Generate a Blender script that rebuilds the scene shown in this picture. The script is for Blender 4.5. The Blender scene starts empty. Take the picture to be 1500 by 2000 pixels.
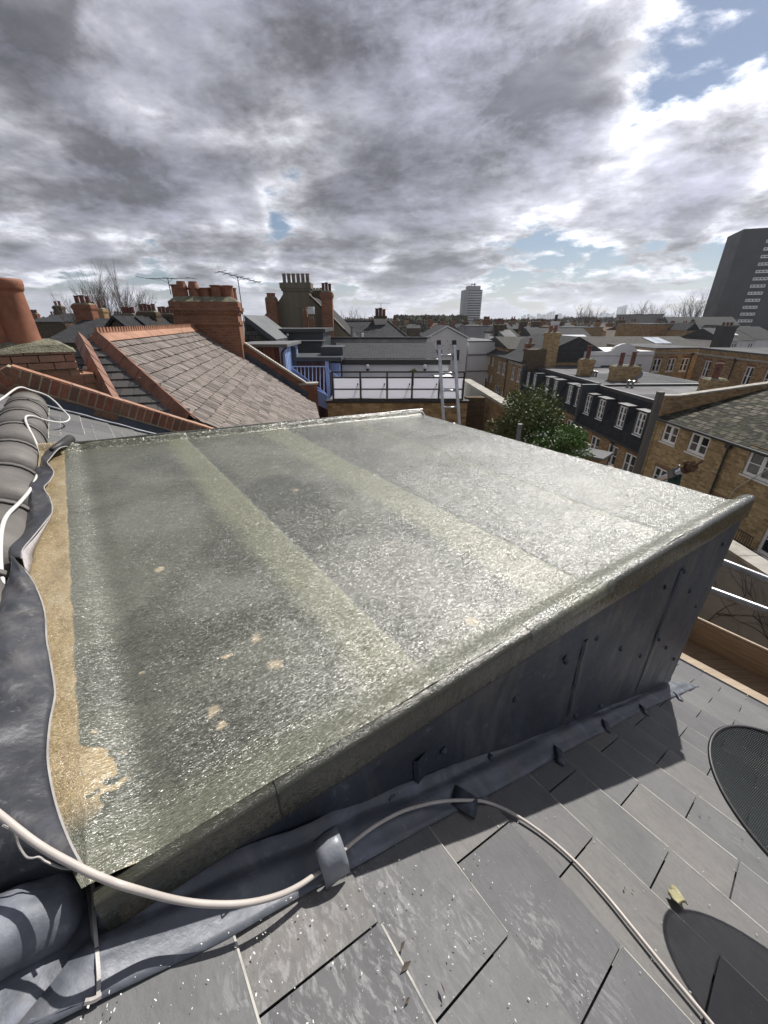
import bpy, math, random
from mathutils import Vector, Matrix, noise
R_ = math.radians
random.seed(7)
SC = bpy.context.scene
COL = SC.collection
CZ = 11.5                      # eye height above the street
# ------------------------------------------------------------------ camera
FPX, TH = 766.0, math.atan(375/766)
CT, ST = math.cos(TH), math.sin(TH)
cam = bpy.data.cameras.new('camera')
cam.sensor_fit = 'VERTICAL'; cam.sensor_height = 36; cam.sensor_width = 27
cam.lens = FPX/2000*36
cam.clip_start = 0.02; cam.clip_end = 20000
camo = bpy.data.objects.new('camera', cam); COL.objects.link(camo)
camo.location = (0, 0, CZ); camo.rotation_euler = (math.pi/2-TH, 0, 0)
SC.camera = camo
SC.view_settings.view_transform = 'Standard'; SC.view_settings.look = 'None'
SC.view_settings.exposure = 0.12; SC.view_settings.gamma = 1.0
SC.cycles.use_denoising = True
SC.cycles.max_bounces = 6; SC.cycles.transparent_max_bounces = 12
SC.cycles.caustics_reflective = False; SC.cycles.caustics_refractive = False
SC.cycles.sample_clamp_indirect = 4
# ------------------------------------------------------------------ sun
AZ, EL = R_(36.4), R_(45.5)
SUNV = Vector((math.sin(AZ)*math.cos(EL), math.cos(AZ)*math.cos(EL), math.sin(EL)))
sl = bpy.data.lights.new('sun', 'SUN'); sl.energy = 5.0; sl.angle = R_(0.55); sl.color = (1.0, .955, .89)
so = bpy.data.objects.new('sun', sl); COL.objects.link(so)
so.rotation_euler = SUNV.to_track_quat('Z', 'Y').to_euler(); so.location = (60, 80, 120)
# ------------------------------------------------------------------ ray helpers (rel. to eye)
def ray(px, py):
    x = (px-750)/FPX; y = (1000-py)/FPX
    return Vector((x, CT+y*ST, -ST+y*CT))
def hit(px, py, p0, n):
    r = ray(px, py); return r*(p0.dot(n)/r.dot(n))
def atY(px, py, Y):
    r = ray(px, py); return r*(Y/r.y)
def atX(px, py, X):
    r = ray(px, py); return r*(X/r.x)
def atZ(px, py, Z):
    r = ray(px, py); return r*(Z/r.z)
# ------------------------------------------------------------------ node helper
class NT:
    def __init__(s, tree): s.t = tree; s.n = tree.nodes; s.l = tree.links
    def new(s, typ, **kw):
        nd = s.n.new(typ)
        for k, v in kw.items(): setattr(nd, k, v)
        return nd
    def put(s, sock, v):
        if isinstance(v, bpy.types.NodeSocket): s.l.new(v, sock)
        elif v is not None:
            if sock.type == 'RGBA' and len(v) == 3: v = (*v, 1)
            sock.default_value = v
    def math(s, op, a, b=None, c=None, clamp=False):
        nd = s.new('ShaderNodeMath', operation=op, use_clamp=clamp)
        s.put(nd.inputs[0], a)
        if b is not None: s.put(nd.inputs[1], b)
        if c is not None: s.put(nd.inputs[2], c)
        return nd.outputs[0]
    def vmath(s, op, a, b=None, scale=None):
        nd = s.new('ShaderNodeVectorMath', operation=op)
        s.put(nd.inputs[0], a)
        if b is not None: s.put(nd.inputs[1], b)
        if scale is not None: s.put(nd.inputs['Scale'], scale)
        return nd.outputs['Value'] if op in ('DOT_PRODUCT', 'LENGTH', 'DISTANCE') else nd.outputs[0]
    def noise(s, vec, scale, detail=3, rough=.5, dist=0, out=0):
        nd = s.new('ShaderNodeTexNoise'); s.put(nd.inputs['Vector'], vec)
        nd.inputs['Scale'].default_value = scale; nd.inputs['Detail'].default_value = detail
        nd.inputs['Roughness'].default_value = rough; nd.inputs['Distortion'].default_value = dist
        return nd.outputs[out]
    def ramp(s, fac, stops, interp='LINEAR'):
        nd = s.new('ShaderNodeValToRGB'); cr = nd.color_ramp; cr.interpolation = interp
        while len(cr.elements) < len(stops): cr.elements.new(.5)
        for e, (p, c) in zip(cr.elements, stops):
            e.position = p
            if not hasattr(c, '__len__'): c = (c, c, c)
            e.color = (*c, 1) if len(c) == 3 else c
        s.put(nd.inputs[0], fac); return nd.outputs[0]
    def mix(s, fac, a, b, mode='MIX'):
        nd = s.new('ShaderNodeMix', data_type='RGBA', blend_type=mode)
        s.put(nd.inputs[0], fac); s.put(nd.inputs[6], a); s.put(nd.inputs[7], b); return nd.outputs[2]
    def rng(s, v, a, b, c=0, d=1, smooth=False):
        nd = s.new('ShaderNodeMapRange', interpolation_type='SMOOTHSTEP' if smooth else 'LINEAR')
        s.put(nd.inputs['Value'], v); s.put(nd.inputs['From Min'], a); s.put(nd.inputs['From Max'], b)
        s.put(nd.inputs['To Min'], c); s.put(nd.inputs['To Max'], d); return nd.outputs[0]
    def sep(s, v):
        nd = s.new('ShaderNodeSeparateXYZ'); s.put(nd.inputs[0], v); return nd.outputs
    def comb(s, x, y, z=0):
        nd = s.new('ShaderNodeCombineXYZ'); s.put(nd.inputs[0], x); s.put(nd.inputs[1], y); s.put(nd.inputs[2], z); return nd.outputs[0]
    def mapping(s, v, scale=(1, 1, 1), rot=0, loc=(0, 0, 0)):
        nd = s.new('ShaderNodeMapping'); s.put(nd.inputs[0], v)
        nd.inputs['Scale'].default_value = scale; nd.inputs['Rotation'].default_value = (0, 0, rot); nd.inputs['Location'].default_value = loc
        return nd.outputs[0]
# ------------------------------------------------------------------ world: Nishita sky with a broken cloud deck
W = bpy.data.worlds.new('World'); SC.world = W; W.use_nodes = True
t = NT(W.node_tree); t.n.clear()
sky = t.new('ShaderNodeTexSky', sky_type='NISHITA'); sky.sun_disc = False
sky.sun_elevation = EL; sky.sun_rotation = AZ; sky.air_density = 1.0; sky.dust_density = .6; sky.ozone_density = 4.5
bg1 = t.new('ShaderNodeBackground'); t.put(bg1.inputs[0], sky.outputs[0]); bg1.inputs[1].default_value = .06
tc = t.new('ShaderNodeTexCoord').outputs['Generated']
D = t.vmath('NORMALIZE', tc)
dx, dy, dz = t.sep(D)
zz = t.math('ADD', t.math('MAXIMUM', dz, -.02), .15)
pv = t.comb(t.math('DIVIDE', dx, zz), t.math('DIVIDE', dy, zz), 0)
pv = t.vmath('ADD', pv, (3.7, 11.3, 0))
def cloudfield(p):
    a_ = t.noise(p, .8, 4, .5, .3)
    b_ = t.math('ADD', t.math('MULTIPLY', t.noise(p, 2.1, 8, .56, .1), .4), t.math('MULTIPLY', t.noise(t.vmath('ADD', t.vmath('MULTIPLY', D, (4.2, 4.2, 9.5)), t.vmath('SCALE', p, scale=.12)), 1.35, 9, .56, .25), .6))
    return t.math('ADD', t.math('ADD', t.math('MULTIPLY', a_, .42), -.06), t.math('MULTIPLY', b_, .78))
f0 = cloudfield(pv)
dens = f0
def blob(px, py, rad, amp):
    global dens
    d0 = ray(px, py).normalized()
    dd = t.vmath('DOT_PRODUCT', D, tuple(d0))
    m = t.rng(dd, math.cos(R_(rad)), 1, 0, 1, True)
    dens = t.math('ADD', dens, t.math('MULTIPLY', m, amp))
BLOBS = [(680, 40, 23, .12), (60, 200, 12, .05), (100, 30, 12, .05), (600, 520, 14, .02), (240, 150, 5, -.09), (540, 250, 6, -.03), (1000, 330, 6, -.05), (1400, 330, 8, .06), (1330, 420, 8, .05), (250, 430, 8, .04), (880, 190, 17, .08), (330, 330, 14, .05), (760, 420, 9, .05), (1290, 360, 8, .05),
         (1430, 140, 12, -.135), (1320, 250, 7, -.06), (555, 385, 4, -.10), (1150, 480, 9, -.05), (1380, 490, 7, -.05), (1180, 300, 9, .06), (1250, 400, 7, .05), (1420, 420, 6, .05), (1100, 180, 8, .05), (260, 492, 4, -.05), (640, 270, 7, -.03), (480, 470, 8, -.04)]
for b in BLOBS: blob(*b)
n4 = t.noise(t.vmath('MULTIPLY', D, (8.5, 8.5, 24)), 1.6, 9, .55, .3)
dens = t.math('ADD', dens, t.math('MULTIPLY', t.math('SUBTRACT', n4, .53), t.rng(dz, .04, .24, .62, .12, True)))
cov = t.rng(dens, .425, .515, 0, 1, True)
shade = t.ramp(t.rng(dens, .45, .70), [(0, (.84, .84, .85)), (.12, (.80, .80, .81)), (.28, (.58, .58, .60)), (.46, (.36, .36, .385)), (.72, (.25, .253, .28)), (1, (.20, .203, .235))])
# light side of the billows: density here against density a step nearer to the sun
nb = cloudfield(t.vmath('ADD', pv, (.20, .28, .0)))
lit = t.rng(t.math('SUBTRACT', f0, nb), -.06, .08, .50, 1.75)
n3 = t.noise(t.vmath('ADD', pv, (7, 3, 5)), 4.5, 8, .62, .2)
lit = t.math('MULTIPLY', lit, t.rng(n3, .3, .7, .70, 1.34))
cl = t.mix(1.0, shade, t.comb(lit, lit, lit), 'MULTIPLY')
ds = t.vmath('DOT_PRODUCT', D, tuple(SUNV))
glow = t.rng(ds, .72, 1.0, 1.0, 2.6, True)
cl = t.mix(1.0, cl, t.comb(glow, glow, glow), 'MULTIPLY')
back = t.math('MULTIPLY', t.rng(dy, -.5, .25, .8, 1.0), t.rng(dz, .48, .75, 1.0, .36, True))  # sky dimmed behind the eye and overhead, out of view, to deepen shadows
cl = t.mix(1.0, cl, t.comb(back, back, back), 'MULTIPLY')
cl = t.mix(t.rng(dz, .0, .07, .6, 0, True), cl, (.80, .81, .84))
cl = t.mix(1.0, cl, (.975, .985, 1.045), 'MULTIPLY')
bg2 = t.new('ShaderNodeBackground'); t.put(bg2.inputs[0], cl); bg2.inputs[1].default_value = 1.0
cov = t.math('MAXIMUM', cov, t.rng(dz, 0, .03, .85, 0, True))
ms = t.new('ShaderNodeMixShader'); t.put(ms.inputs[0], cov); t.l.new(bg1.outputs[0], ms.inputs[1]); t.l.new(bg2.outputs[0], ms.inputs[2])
wo = t.new('ShaderNodeOutputWorld'); t.l.new(ms.outputs[0], wo.inputs[0])
# ------------------------------------------------------------------ materials
def bsdf(name):
    m = bpy.data.materials.new(name); m.use_nodes = True
    t = NT(m.node_tree); b = t.n['Principled BSDF']; return m, t, b
def objc(t): return t.new('ShaderNodeTexCoord').outputs['Object']
def uvc(t): return t.new('ShaderNodeTexCoord').outputs['UV']
def bump(t, b, h, strength=.3, dist=.01, prev=None):
    nd = t.new('ShaderNodeBump'); nd.inputs['Strength'].default_value = strength; nd.inputs['Distance'].default_value = dist
    t.put(nd.inputs['Height'], h)
    if prev is not None: t.l.new(prev, nd.inputs['Normal'])
    t.l.new(nd.outputs[0], b.inputs['Normal']); return nd.outputs[0]
def mat(name, c1, c2=None, rough=.6, metal=0, scale=4, bs=.15, bd=.01, bscale=None, spec=.5, streak=False, ramp=(.35, .65)):
    """painted, rendered, metal or wooden surface with uneven colour and a little relief"""
    m, t, b = bsdf(name); c2 = c2 or tuple(v*.72 for v in c1)
    co = objc(t)
    if streak: co = t.mapping(co, (1, 1, .16))
    n = t.noise(co, scale, 6, .6)
    col = t.mix(t.rng(n, ramp[0], ramp[1]), c1, c2)
    f = t.noise(objc(t), scale*9, 3, .6)
    col = t.mix(t.rng(f, .3, .7, 0, .25), col, tuple(v*.8 for v in c1))
    t.put(b.inputs['Base Color'], col); b.inputs['Metallic'].default_value = metal
    t.put(b.inputs['Roughness'], t.rng(n, .3, .7, max(.03, rough-.1), min(1, rough+.1)))
    b.inputs['Specular IOR Level'].default_value = spec
    if bs: bump(t, b, t.noise(objc(t), bscale or scale*6, 5, .6), bs, bd)
    return m
def brickmat(name, c1, c2, mortar, w=.225, h=.075, ms=.010, stain=(.05, .045, .035), st=.35, rough=.85, b_s=.5, offs=.5, darkbias=0):
    m, t, b = bsdf(name); uv = uvc(t)
    uv2 = t.vmath('ADD', uv, t.vmath('SCALE', t.vmath('SUBTRACT', t.noise(uv, 2.2, 2, .5, out=1), (.5, .5, .5)), scale=.02))
    br = t.new('ShaderNodeTexBrick'); br.offset = offs; t.put(br.inputs['Vector'], uv2)
    for k, v in dict(Color1=(*c1, 1), Color2=(*c2, 1), Mortar=(*mortar, 1)).items(): br.inputs[k].default_value = v
    br.inputs['Scale'].default_value = 1; br.inputs['Mortar Size'].default_value = ms; br.inputs['Mortar Smooth'].default_value = .2
    br.inputs['Bias'].default_value = darkbias; br.inputs['Brick Width'].default_value = w; br.inputs['Row Height'].default_value = h
    n = t.noise(uv, .9, 6, .65); f = t.noise(uv, 14, 4, .6)
    col = t.mix(t.rng(n, .45, .75, 0, st), br.outputs[0], stain)
    col = t.mix(t.rng(f, .35, .7, 0, .28), col, tuple(v*.55 for v in c1))
    col = t.mix(t.rng(t.noise(uv, 5, 3, .5), .5, .7, 0, .3), col, tuple(min(1, v*1.35) for v in c2))
    t.put(b.inputs['Base Color'], col); b.inputs['Roughness'].default_value = max(rough, .85); b.inputs['Specular IOR Level'].default_value = .12
    h = t.math('SUBTRACT', t.math('MULTIPLY', f, .4), br.outputs['Fac'])
    bump(t, b, h, b_s, .012); return m
def islandmat(name, cols, rough=.7, stain=None, st=.5, sscale=2.5, bs=.3, bd=.004, spec=.5, bscale=60, fine=.25):
    """one colour out of a range for every slate or brick, stained across them"""
    m, t, b = bsdf(name); g = t.new('ShaderNodeNewGeometry')
    k = len(cols)
    col = t.ramp(g.outputs['Random Per Island'], [(i/(k-1), c) for i, c in enumerate(cols)])
    uv = uvc(t); o = objc(t)
    n = t.noise(o, sscale, 7, .65)
    if stain: col = t.mix(t.rng(n, .5, .72, 0, st), col, stain)
    f = t.noise(o, bscale*.5, 5, .65)
    col = t.mix(t.rng(f, .3, .7, 0, fine), col, tuple(v*.5 for v in cols[0]))
    t.put(b.inputs['Base Color'], col); t.put(b.inputs['Roughness'], t.rng(f, .3, .7, rough-.08, rough+.1))
    b.inputs['Specular IOR Level'].default_value = spec
    bump(t, b, t.noise(o, bscale, 5, .6), bs, bd); return m
M = {}
M['brick_red'] = brickmat('red_brick', (.24, .085, .045), (.33, .13, .07), (.20, .16, .12), st=.5)
M['brick_orange'] = brickmat('orange_red_brick', (.25, .105, .06), (.33, .15, .088), (.26, .2, .15), st=.45)
M['brick_brown'] = brickmat('brown_stock_brick', (.24, .145, .065), (.47, .32, .17), (.27, .21, .14), st=.35, w=.3, h=.1)
M['brick_yellow'] = brickmat('yellow_stock_brick', (.27, .175, .08), (.56, .41, .22), (.33, .28, .19), st=.35, w=.3, h=.1)
M['brick_dark'] = brickmat('sooty_brick', (.10, .075, .05), (.17, .12, .075), (.08, .065, .05), st=.5)
M['slate_far'] = brickmat('grey_slate', (.04, .041, .046), (.065, .066, .071), (.018, .018, .02), .3, .2, .012, rough=.8, st=.3, stain=(.07, .07, .06))
M['slate_mid'] = brickmat('blue_grey_slate', (.045, .048, .056), (.075, .078, .086), (.014, .014, .017), .3, .19, .018, rough=.75, st=.3, stain=(.065, .065, .058))
M['slate_pale'] = brickmat('pale_worn_slate', (.05, .048, .045), (.10, .094, .086), (.02, .02, .02), .3, .2, .014, rough=.85, st=.4, stain=(.10, .11, .06))
M['slate_dark'] = brickmat('dark_slate', (.022, .023, .027), (.04, .041, .046), (.012, .012, .013), .3, .2, .01, rough=.5, st=.4, stain=(.035, .045, .03))
M['slate_moss'] = brickmat('mossy_slate', (.03, .03, .024), (.21, .19, .15), (.01, .01, .008), .42, .30, .04, rough=.9, st=.9, stain=(.028, .034, .012), b_s=.9, darkbias=-.25)
M['clay_tile'] = brickmat('brown_clay_tile', (.13, .085, .06), (.2, .13, .09), (.05, .035, .03), .2, .12, .012, rough=.8, st=.4)
M['terracotta'] = mat('terracotta', (.34, .135, .07), (.17, .07, .045), .7, scale=5, bs=.25)
M['terracotta_dark'] = mat('sooty_terracotta', (.20, .065, .04), (.07, .03, .025), .7, scale=4, bs=.2)
M['pot_buff'] = mat('buff_pot', (.30, .25, .2), (.12, .10, .085), .75, scale=4)
M['render_grey'] = mat('grey_render', (.21, .185, .135), (.13, .115, .08), .9, scale=.9, bs=.3, streak=True)
M['render_white'] = mat('white_render', (.82, .82, .83), (.70, .70, .70), .8, scale=.6, bs=.15, streak=True)
M['render_cream'] = mat('cream_render', (.62, .60, .55), (.50, .48, .43), .8, scale=.6, bs=.15, streak=True)
M['render_old'] = mat('weathered_render', (.40, .40, .39), (.22, .21, .18), .9, scale=1.3, bs=.35, streak=True)
M['cement'] = mat('cement_flaunching', (.27, .26, .19), (.12, .115, .07), .95, scale=7, bs=.9, bd=.03)
M['stone'] = mat('stone_coping', (.42, .40, .36), (.28, .26, .22), .85, scale=3, bs=.3)
M['white_frame'] = mat('white_paint', (.88, .88, .88), (.82, .82, .82), .4, scale=6, bs=0)
M['black'] = mat('black_paint', (.022, .022, .024), (.035, .034, .033), .5, scale=8, bs=.1)
M['dark_metal'] = mat('dark_rail', (.03, .028, .027), (.055, .045, .04), .5, scale=12)
M['flat_roof'] = mat('grey_roof_felt', (.11, .112, .118), (.075, .078, .082), .85, scale=.7, bs=.2, spec=.12)
M['flat_roof_pale'] = mat('pale_roof_felt', (.21, .21, .215), (.14, .14, .145), .88, scale=.6, bs=.2, spec=.12)
M['flat_dark'] = mat('dark_slate_cladding', (.045, .055, .065), (.065, .072, .08), .5, scale=1.5, bs=.2)
M['blue_paint'] = mat('blue_paint', (.20, .34, .70), (.15, .26, .56), .45, scale=3, bs=.1)
M['pale_blue'] = mat('pale_blue_paint', (.42, .55, .85), (.34, .46, .76), .45, scale=4, bs=.1)
M['asphalt'] = mat('asphalt', (.052, .052, .054), (.036, .036, .038), .85, scale=.4, bs=.3)
M['galv'] = mat('galvanised_steel', (.27, .275, .29), (.17, .175, .185), .42, metal=.8, scale=14, bs=.15)
M['alu'] = mat('aluminium', (.62, .63, .65), (.46, .47, .49), .33, metal=.9, scale=16, bs=.1)
M['rust'] = mat('rusty_steel', (.17, .085, .045), (.07, .05, .035), .7, metal=.3, scale=30, bs=.4)
def leadmat(name, c1, c2, rough=.42):
    m, t, b = bsdf(name); o = objc(t)
    n = t.noise(o, 2.6, 6, .62, .6); s = t.noise(t.mapping(o, (1, 1, .22), .2), 9, 5, .6, .5)
    col = t.mix(t.rng(n, .35, .68), c1, c2)
    col = t.mix(t.rng(s, .50, .72, 0, .6), col, tuple(min(1, v*2.4) for v in c1))
    col = t.mix(t.rng(t.noise(t.mapping(o, (1, 1, .4), .5), 4, 5, .7, 1.0), .52, .64, 0, .3), col, (.20, .18, .165))
    col = t.mix(t.rng(t.noise(o, 38, 3, .6), .62, .72, 0, .3), col, (.3, .31, .33))
    t.put(b.inputs['Base Color'], col); b.inputs['Metallic'].default_value = .15
    t.put(b.inputs['Roughness'], t.rng(s, .3, .7, rough-.08, rough+.16))
    h = t.math('ADD', t.noise(o, 5, 4, .55), t.math('MULTIPLY', t.noise(o, 70, 4, .6), .12))
    bump(t, b, h, .45, .02); return m
M['lead'] = leadmat('lead_sheet', (.032, .040, .057), (.065, .075, .098))
M['lead_new'] = leadmat('pale_lead_sheet', (.25, .265, .30), (.18, .195, .225), .45)
M['lead_mid'] = leadmat('lightened_lead_sheet', (.125, .135, .16), (.085, .095, .12), .5)  # lead copy lightened: sunlight missing on the flashing is put into its colour
M['lead_dark'] = leadmat('dark_lead_sheet', (.030, .032, .039), (.055, .058, .068), .42)
M['lead_edge'] = mat('cut_lead_edge', (.42, .40, .38), (.28, .26, .25), .5, scale=20)
def woodmat(name, c1, c2, sc=1.0, rough=.7, axis=0):
    m, t, b = bsdf(name); uv = uvc(t)
    v = t.mapping(uv, (1.2*sc, 22*sc, 1) if axis == 0 else (22*sc, 1.2*sc, 1))
    n = t.noise(v, 2.2, 6, .65, .8)
    col = t.mix(t.rng(n, .32, .7), c1, c2)
    col = t.mix(t.rng(t.noise(uv, 3, 4, .6), .52, .75, 0, .5), col, tuple(v*.55 for v in c2))
    t.put(b.inputs['Base Color'], col); b.inputs['Roughness'].default_value = rough
    bump(t, b, n, .4, .004); return m
M['wood'] = woodmat('weathered_board', (.33, .22, .13), (.17, .11, .065))
M['wood_pale'] = woodmat('pale_board', (.50, .40, .29), (.33, .25, .17))
M['wood_grey'] = woodmat('grey_timber', (.15, .14, .125), (.09, .082, .072), axis=1)
def plankmat():
    m, t, b = bsdf('stained_planks'); uv = uvc(t); u, v, _ = t.sep(uv)
    k = t.math('FLOOR', t.math('MULTIPLY', u, 7))
    wn = t.new('ShaderNodeTexWhiteNoise', noise_dimensions='1D'); t.put(wn.inputs['W'], k)
    col = t.ramp(wn.outputs[0], [(0, (.055, .018, .014)), (.6, (.10, .032, .022)), (1, (.17, .06, .035))])
    gap = t.math('GREATER_THAN', t.math('FRACT', t.math('MULTIPLY', u, 7)), .9)
    col = t.mix(gap, col, (.012, .008, .008)); t.put(b.inputs['Base Color'], col); b.inputs['Roughness'].default_value = .6
    bump(t, b, t.math('SUBTRACT', 1, gap), .5, .01); return m
M['planks'] = plankmat()
def glassmat(name, c1, c2, rough=.06):
    m, t, b = bsdf(name); g = t.new('ShaderNodeNewGeometry')
    o = t.new('ShaderNodeObjectInfo')
    r = t.math('FRACT', t.math('ADD', g.outputs['Random Per Island'], o.outputs['Random']))
    col = t.mix(t.rng(r, .55, .95), c1, c2)
    n = t.noise(objc(t), 3, 3, .5)
    t.put(b.inputs['Base Color'], t.mix(t.rng(n, .4, .7, 0, .6), col, c1)); b.inputs['Roughness'].default_value = rough
    bump(t, b, t.noise(objc(t), 1.3, 2, .5), .12, .05); return m
M['glass'] = glassmat('window_glass', (.012, .015, .018), (.13, .13, .128))
M['glass_sky'] = glassmat('rooflight_glass', (.5, .52, .55), (.7, .72, .75), .15)
def frosted():
    m, t, b = bsdf('obscured_glass')
    b.inputs['Base Color'].default_value = (.86, .86, .89, 1); b.inputs['Roughness'].default_value = .15
    tr = t.new('ShaderNodeBsdfTranslucent'); tr.inputs[0].default_value = (.86, .87, .92, 1); mx = t.new('ShaderNodeMixShader'); mx.inputs[0].default_value = .6
    t.l.new(b.outputs[0], mx.inputs[1]); t.l.new(tr.outputs[0], mx.inputs[2]); t.l.new(mx.outputs[0], t.n['Material Output'].inputs[0])
    return m
M['frosted'] = frosted()
def cablemat(name, c):
    return mat(name, c, tuple(v*.8 for v in c), .38, scale=9, bs=.05)
M['cable'] = cablemat('dirty_white_cable', (.58, .53, .49))
M['cable_white'] = cablemat('white_cable', (.78, .77, .74))
M['pale_concrete'] = mat('pale_concrete', (.46, .46, .47), (.33, .33, .34), .85, scale=.25, bs=0)
M['conc_grey'] = mat('grey_concrete', (.27, .27, .28), (.19, .19, .2), .85, scale=.3, bs=0)
M['tower_dark'] = mat('dark_brick_tower', (.028, .028, .032), (.02, .02, .024), .8, scale=.2, bs=0)
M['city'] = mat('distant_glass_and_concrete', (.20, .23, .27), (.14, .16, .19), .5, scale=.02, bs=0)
M['bark'] = mat('bark', (.105, .085, .065), (.06, .05, .04), .9, scale=6, bs=.4)
M['twig'] = mat('winter_twigs', (.10, .075, .055), (.07, .052, .04), .9, scale=3, bs=0)
def leafmat(name, c1, c2, c3):
    m, t, b = bsdf(name); g = t.new('ShaderNodeNewGeometry')
    col = t.ramp(g.outputs['Random Per Island'], [(0, c1), (.55, c2), (.9, c2), (1, c3)])
    t.put(b.inputs['Base Color'], col); b.inputs['Roughness'].default_value = .8 if 'far' in name else .55; b.inputs['Specular IOR Level'].default_value = .05 if 'far' in name else .3; return m
M['leaf_dark'] = leafmat('evergreen_leaves', (.04, .062, .02), (.115, .15, .045), (.25, .20, .09))
M['leaf_light'] = leafmat('bright_green_leaves', (.05, .10, .02), (.10, .19, .04), (.20, .27, .08))
M['blossom'] = leafmat('white_blossom', (.6, .62, .55), (.75, .76, .72), (.8, .8, .78))
M['ivy'] = mat('bare_ivy_stem', (.07, .055, .05), (.045, .035, .03), .9, scale=9, bs=0)
M['wood_far'] = leafmat('far_treetops', (.045, .05, .028), (.075, .078, .042), (.11, .10, .06))
# ------------------------------------------------------------------ mesh helpers
Z3 = Vector((0, 0, 1))
class Fr:
    """local frame: x along, y into, z up"""
    def __init__(s, o, ex=(1, 0, 0), ey=(0, 1, 0), ez=(0, 0, 1)):
        s.o, s.x, s.y, s.z = Vector(o), Vector(ex).normalized(), Vector(ey).normalized(), Vector(ez).normalized()
    def __call__(s, x, y, z): return s.o+s.x*x+s.y*y+s.z*z
    def at(s, x, y, z): return Fr(s(x, y, z), s.x, s.y, s.z)
class MB:
    def __init__(s): s.v = []; s.f = []; s.uv = None; s.sm = False
    def face(s, pts):
        b = len(s.v); s.v += [Vector(p) for p in pts]; s.f.append(tuple(range(b, b+len(pts))))
    def box(s, fr, x0, x1, y0, y1, z0, z1):
        b = len(s.v)
        for z in (z0, z1):
            for x, y in ((x0, y0), (x1, y0), (x1, y1), (x0, y1)): s.v.append(fr(x, y, z))
        for q in ((3, 2, 1, 0), (4, 5, 6, 7), (0, 1, 5, 4), (1, 2, 6, 5), (2, 3, 7, 6), (3, 0, 4, 7)):
            s.f.append(tuple(b+i for i in q))
    def frust(s, fr, w0, d0, w1, d1, z0, z1):
        b = len(s.v)
        for z, w, d in ((z0, w0, d0), (z1, w1, d1)):
            for x, y in ((-w/2, -d/2), (w/2, -d/2), (w/2, d/2), (-w/2, d/2)): s.v.append(fr(x, y, z))
        for q in ((3, 2, 1, 0), (4, 5, 6, 7), (0, 1, 5, 4), (1, 2, 6, 5), (2, 3, 7, 6), (3, 0, 4, 7)):
            s.f.append(tuple(b+i for i in q))
    def prism(s, pts, vec):
        b = len(s.v); n = len(pts); vec = Vector(vec)
        s.v += [Vector(p) for p in pts]+[Vector(p)+vec for p in pts]
        s.f.append(tuple(range(b, b+n))[::-1]); s.f.append(tuple(range(b+n, b+2*n)))
        for i in range(n):
            j = (i+1) % n; s.f.append((b+i, b+j, b+n+j, b+n+i))
    def tube(s, pts, r, seg=8, cap=True):
        pts = [Vector(p) for p in pts]; n = len(pts); rr = r if hasattr(r, '__len__') else [r]*n
        b = len(s.v); up = None
        for i, p in enumerate(pts):
            d = (pts[min(i+1, n-1)]-pts[max(i-1, 0)]).normalized()
            if up is None: up = d.orthogonal().normalized()
            up = (up-d*up.dot(d)).normalized(); sd = d.cross(up)
            for k in range(seg):
                a = 2*math.pi*k/seg; s.v.append(p+(up*math.cos(a)+sd*math.sin(a))*rr[i])
        for i in range(n-1):
            for k in range(seg):
                k2 = (k+1) % seg
                s.f.append((b+i*seg+k, b+i*seg+k2, b+(i+1)*seg+k2, b+(i+1)*seg+k))
        if cap:
            s.f.append(tuple(b+k for k in range(seg))[::-1]); s.f.append(tuple(b+(n-1)*seg+k for k in range(seg)))
    def lathe(s, o, prof, seg=14, axis=Z3):
        o = Vector(o); ax = Vector(axis).normalized(); u = ax.orthogonal().normalized(); w = ax.cross(u); b = len(s.v)
        for r, z in prof:
            for k in range(seg):
                a = 2*math.pi*k/seg; s.v.append(o+ax*z+(u*math.cos(a)+w*math.sin(a))*r)
        for i in range(len(prof)-1):
            for k in range(seg):
                k2 = (k+1) % seg; s.f.append((b+i*seg+k, b+i*seg+k2, b+(i+1)*seg+k2, b+(i+1)*seg+k))
        s.f.append(tuple(b+k for k in range(seg))[::-1]); s.f.append(tuple(b+(len(prof)-1)*seg+k for k in range(seg)))
    def grid(s, rows):
        b = len(s.v); n = len(rows[0])
        for r in rows: s.v += [Vector(p) for p in r]
        for i in range(len(rows)-1):
            for j in range(n-1):
                s.f.append((b+i*n+j, b+i*n+j+1, b+(i+1)*n+j+1, b+(i+1)*n+j))
    def build(s, name, mt, parent=None, smooth=False, bevel=0, solid=0, base=None, uvs=None, kind=None, label=None):
        me = bpy.data.meshes.new(name)
        if parent is not None:
            root = parent
            while root.parent: root = root.parent
            off = Vector(root.location)-Vector((0, 0, CZ))
        else:
            if base is None:
                xs = [v.x for v in s.v]; ys = [v.y for v in s.v]; zs = [v.z for v in s.v]
                base = Vector(((min(xs)+max(xs))/2, (min(ys)+max(ys))/2, min(zs)))
            off = Vector(base)
        me.from_pydata([v-off for v in s.v], [], s.f); me.validate()
        ul = me.uv_layers.new(name='UVMap')
        if uvs is not None:
            for l in me.loops: ul.data[l.index].uv = uvs[l.vertex_index]
        else:
            for p in me.polygons:
                nrm = p.normal
                if abs(nrm.z) > .97: tx, ty = Vector((1, 0, 0)), Vector((0, 1, 0))
                else: tx = Z3.cross(nrm).normalized(); ty = nrm.cross(tx).normalized()
                for li in p.loop_indices:
                    c = me.vertices[me.loops[li].vertex_index].co+off
                    ul.data[li].uv = (c.dot(tx), c.dot(ty))
        me.materials.append(mt)
        if smooth: me.shade_smooth()
        o = bpy.data.objects.new(name, me); COL.objects.link(o)
        if parent is not None: o.parent = parent
        else: o.location = off+Vector((0, 0, CZ))
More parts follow.
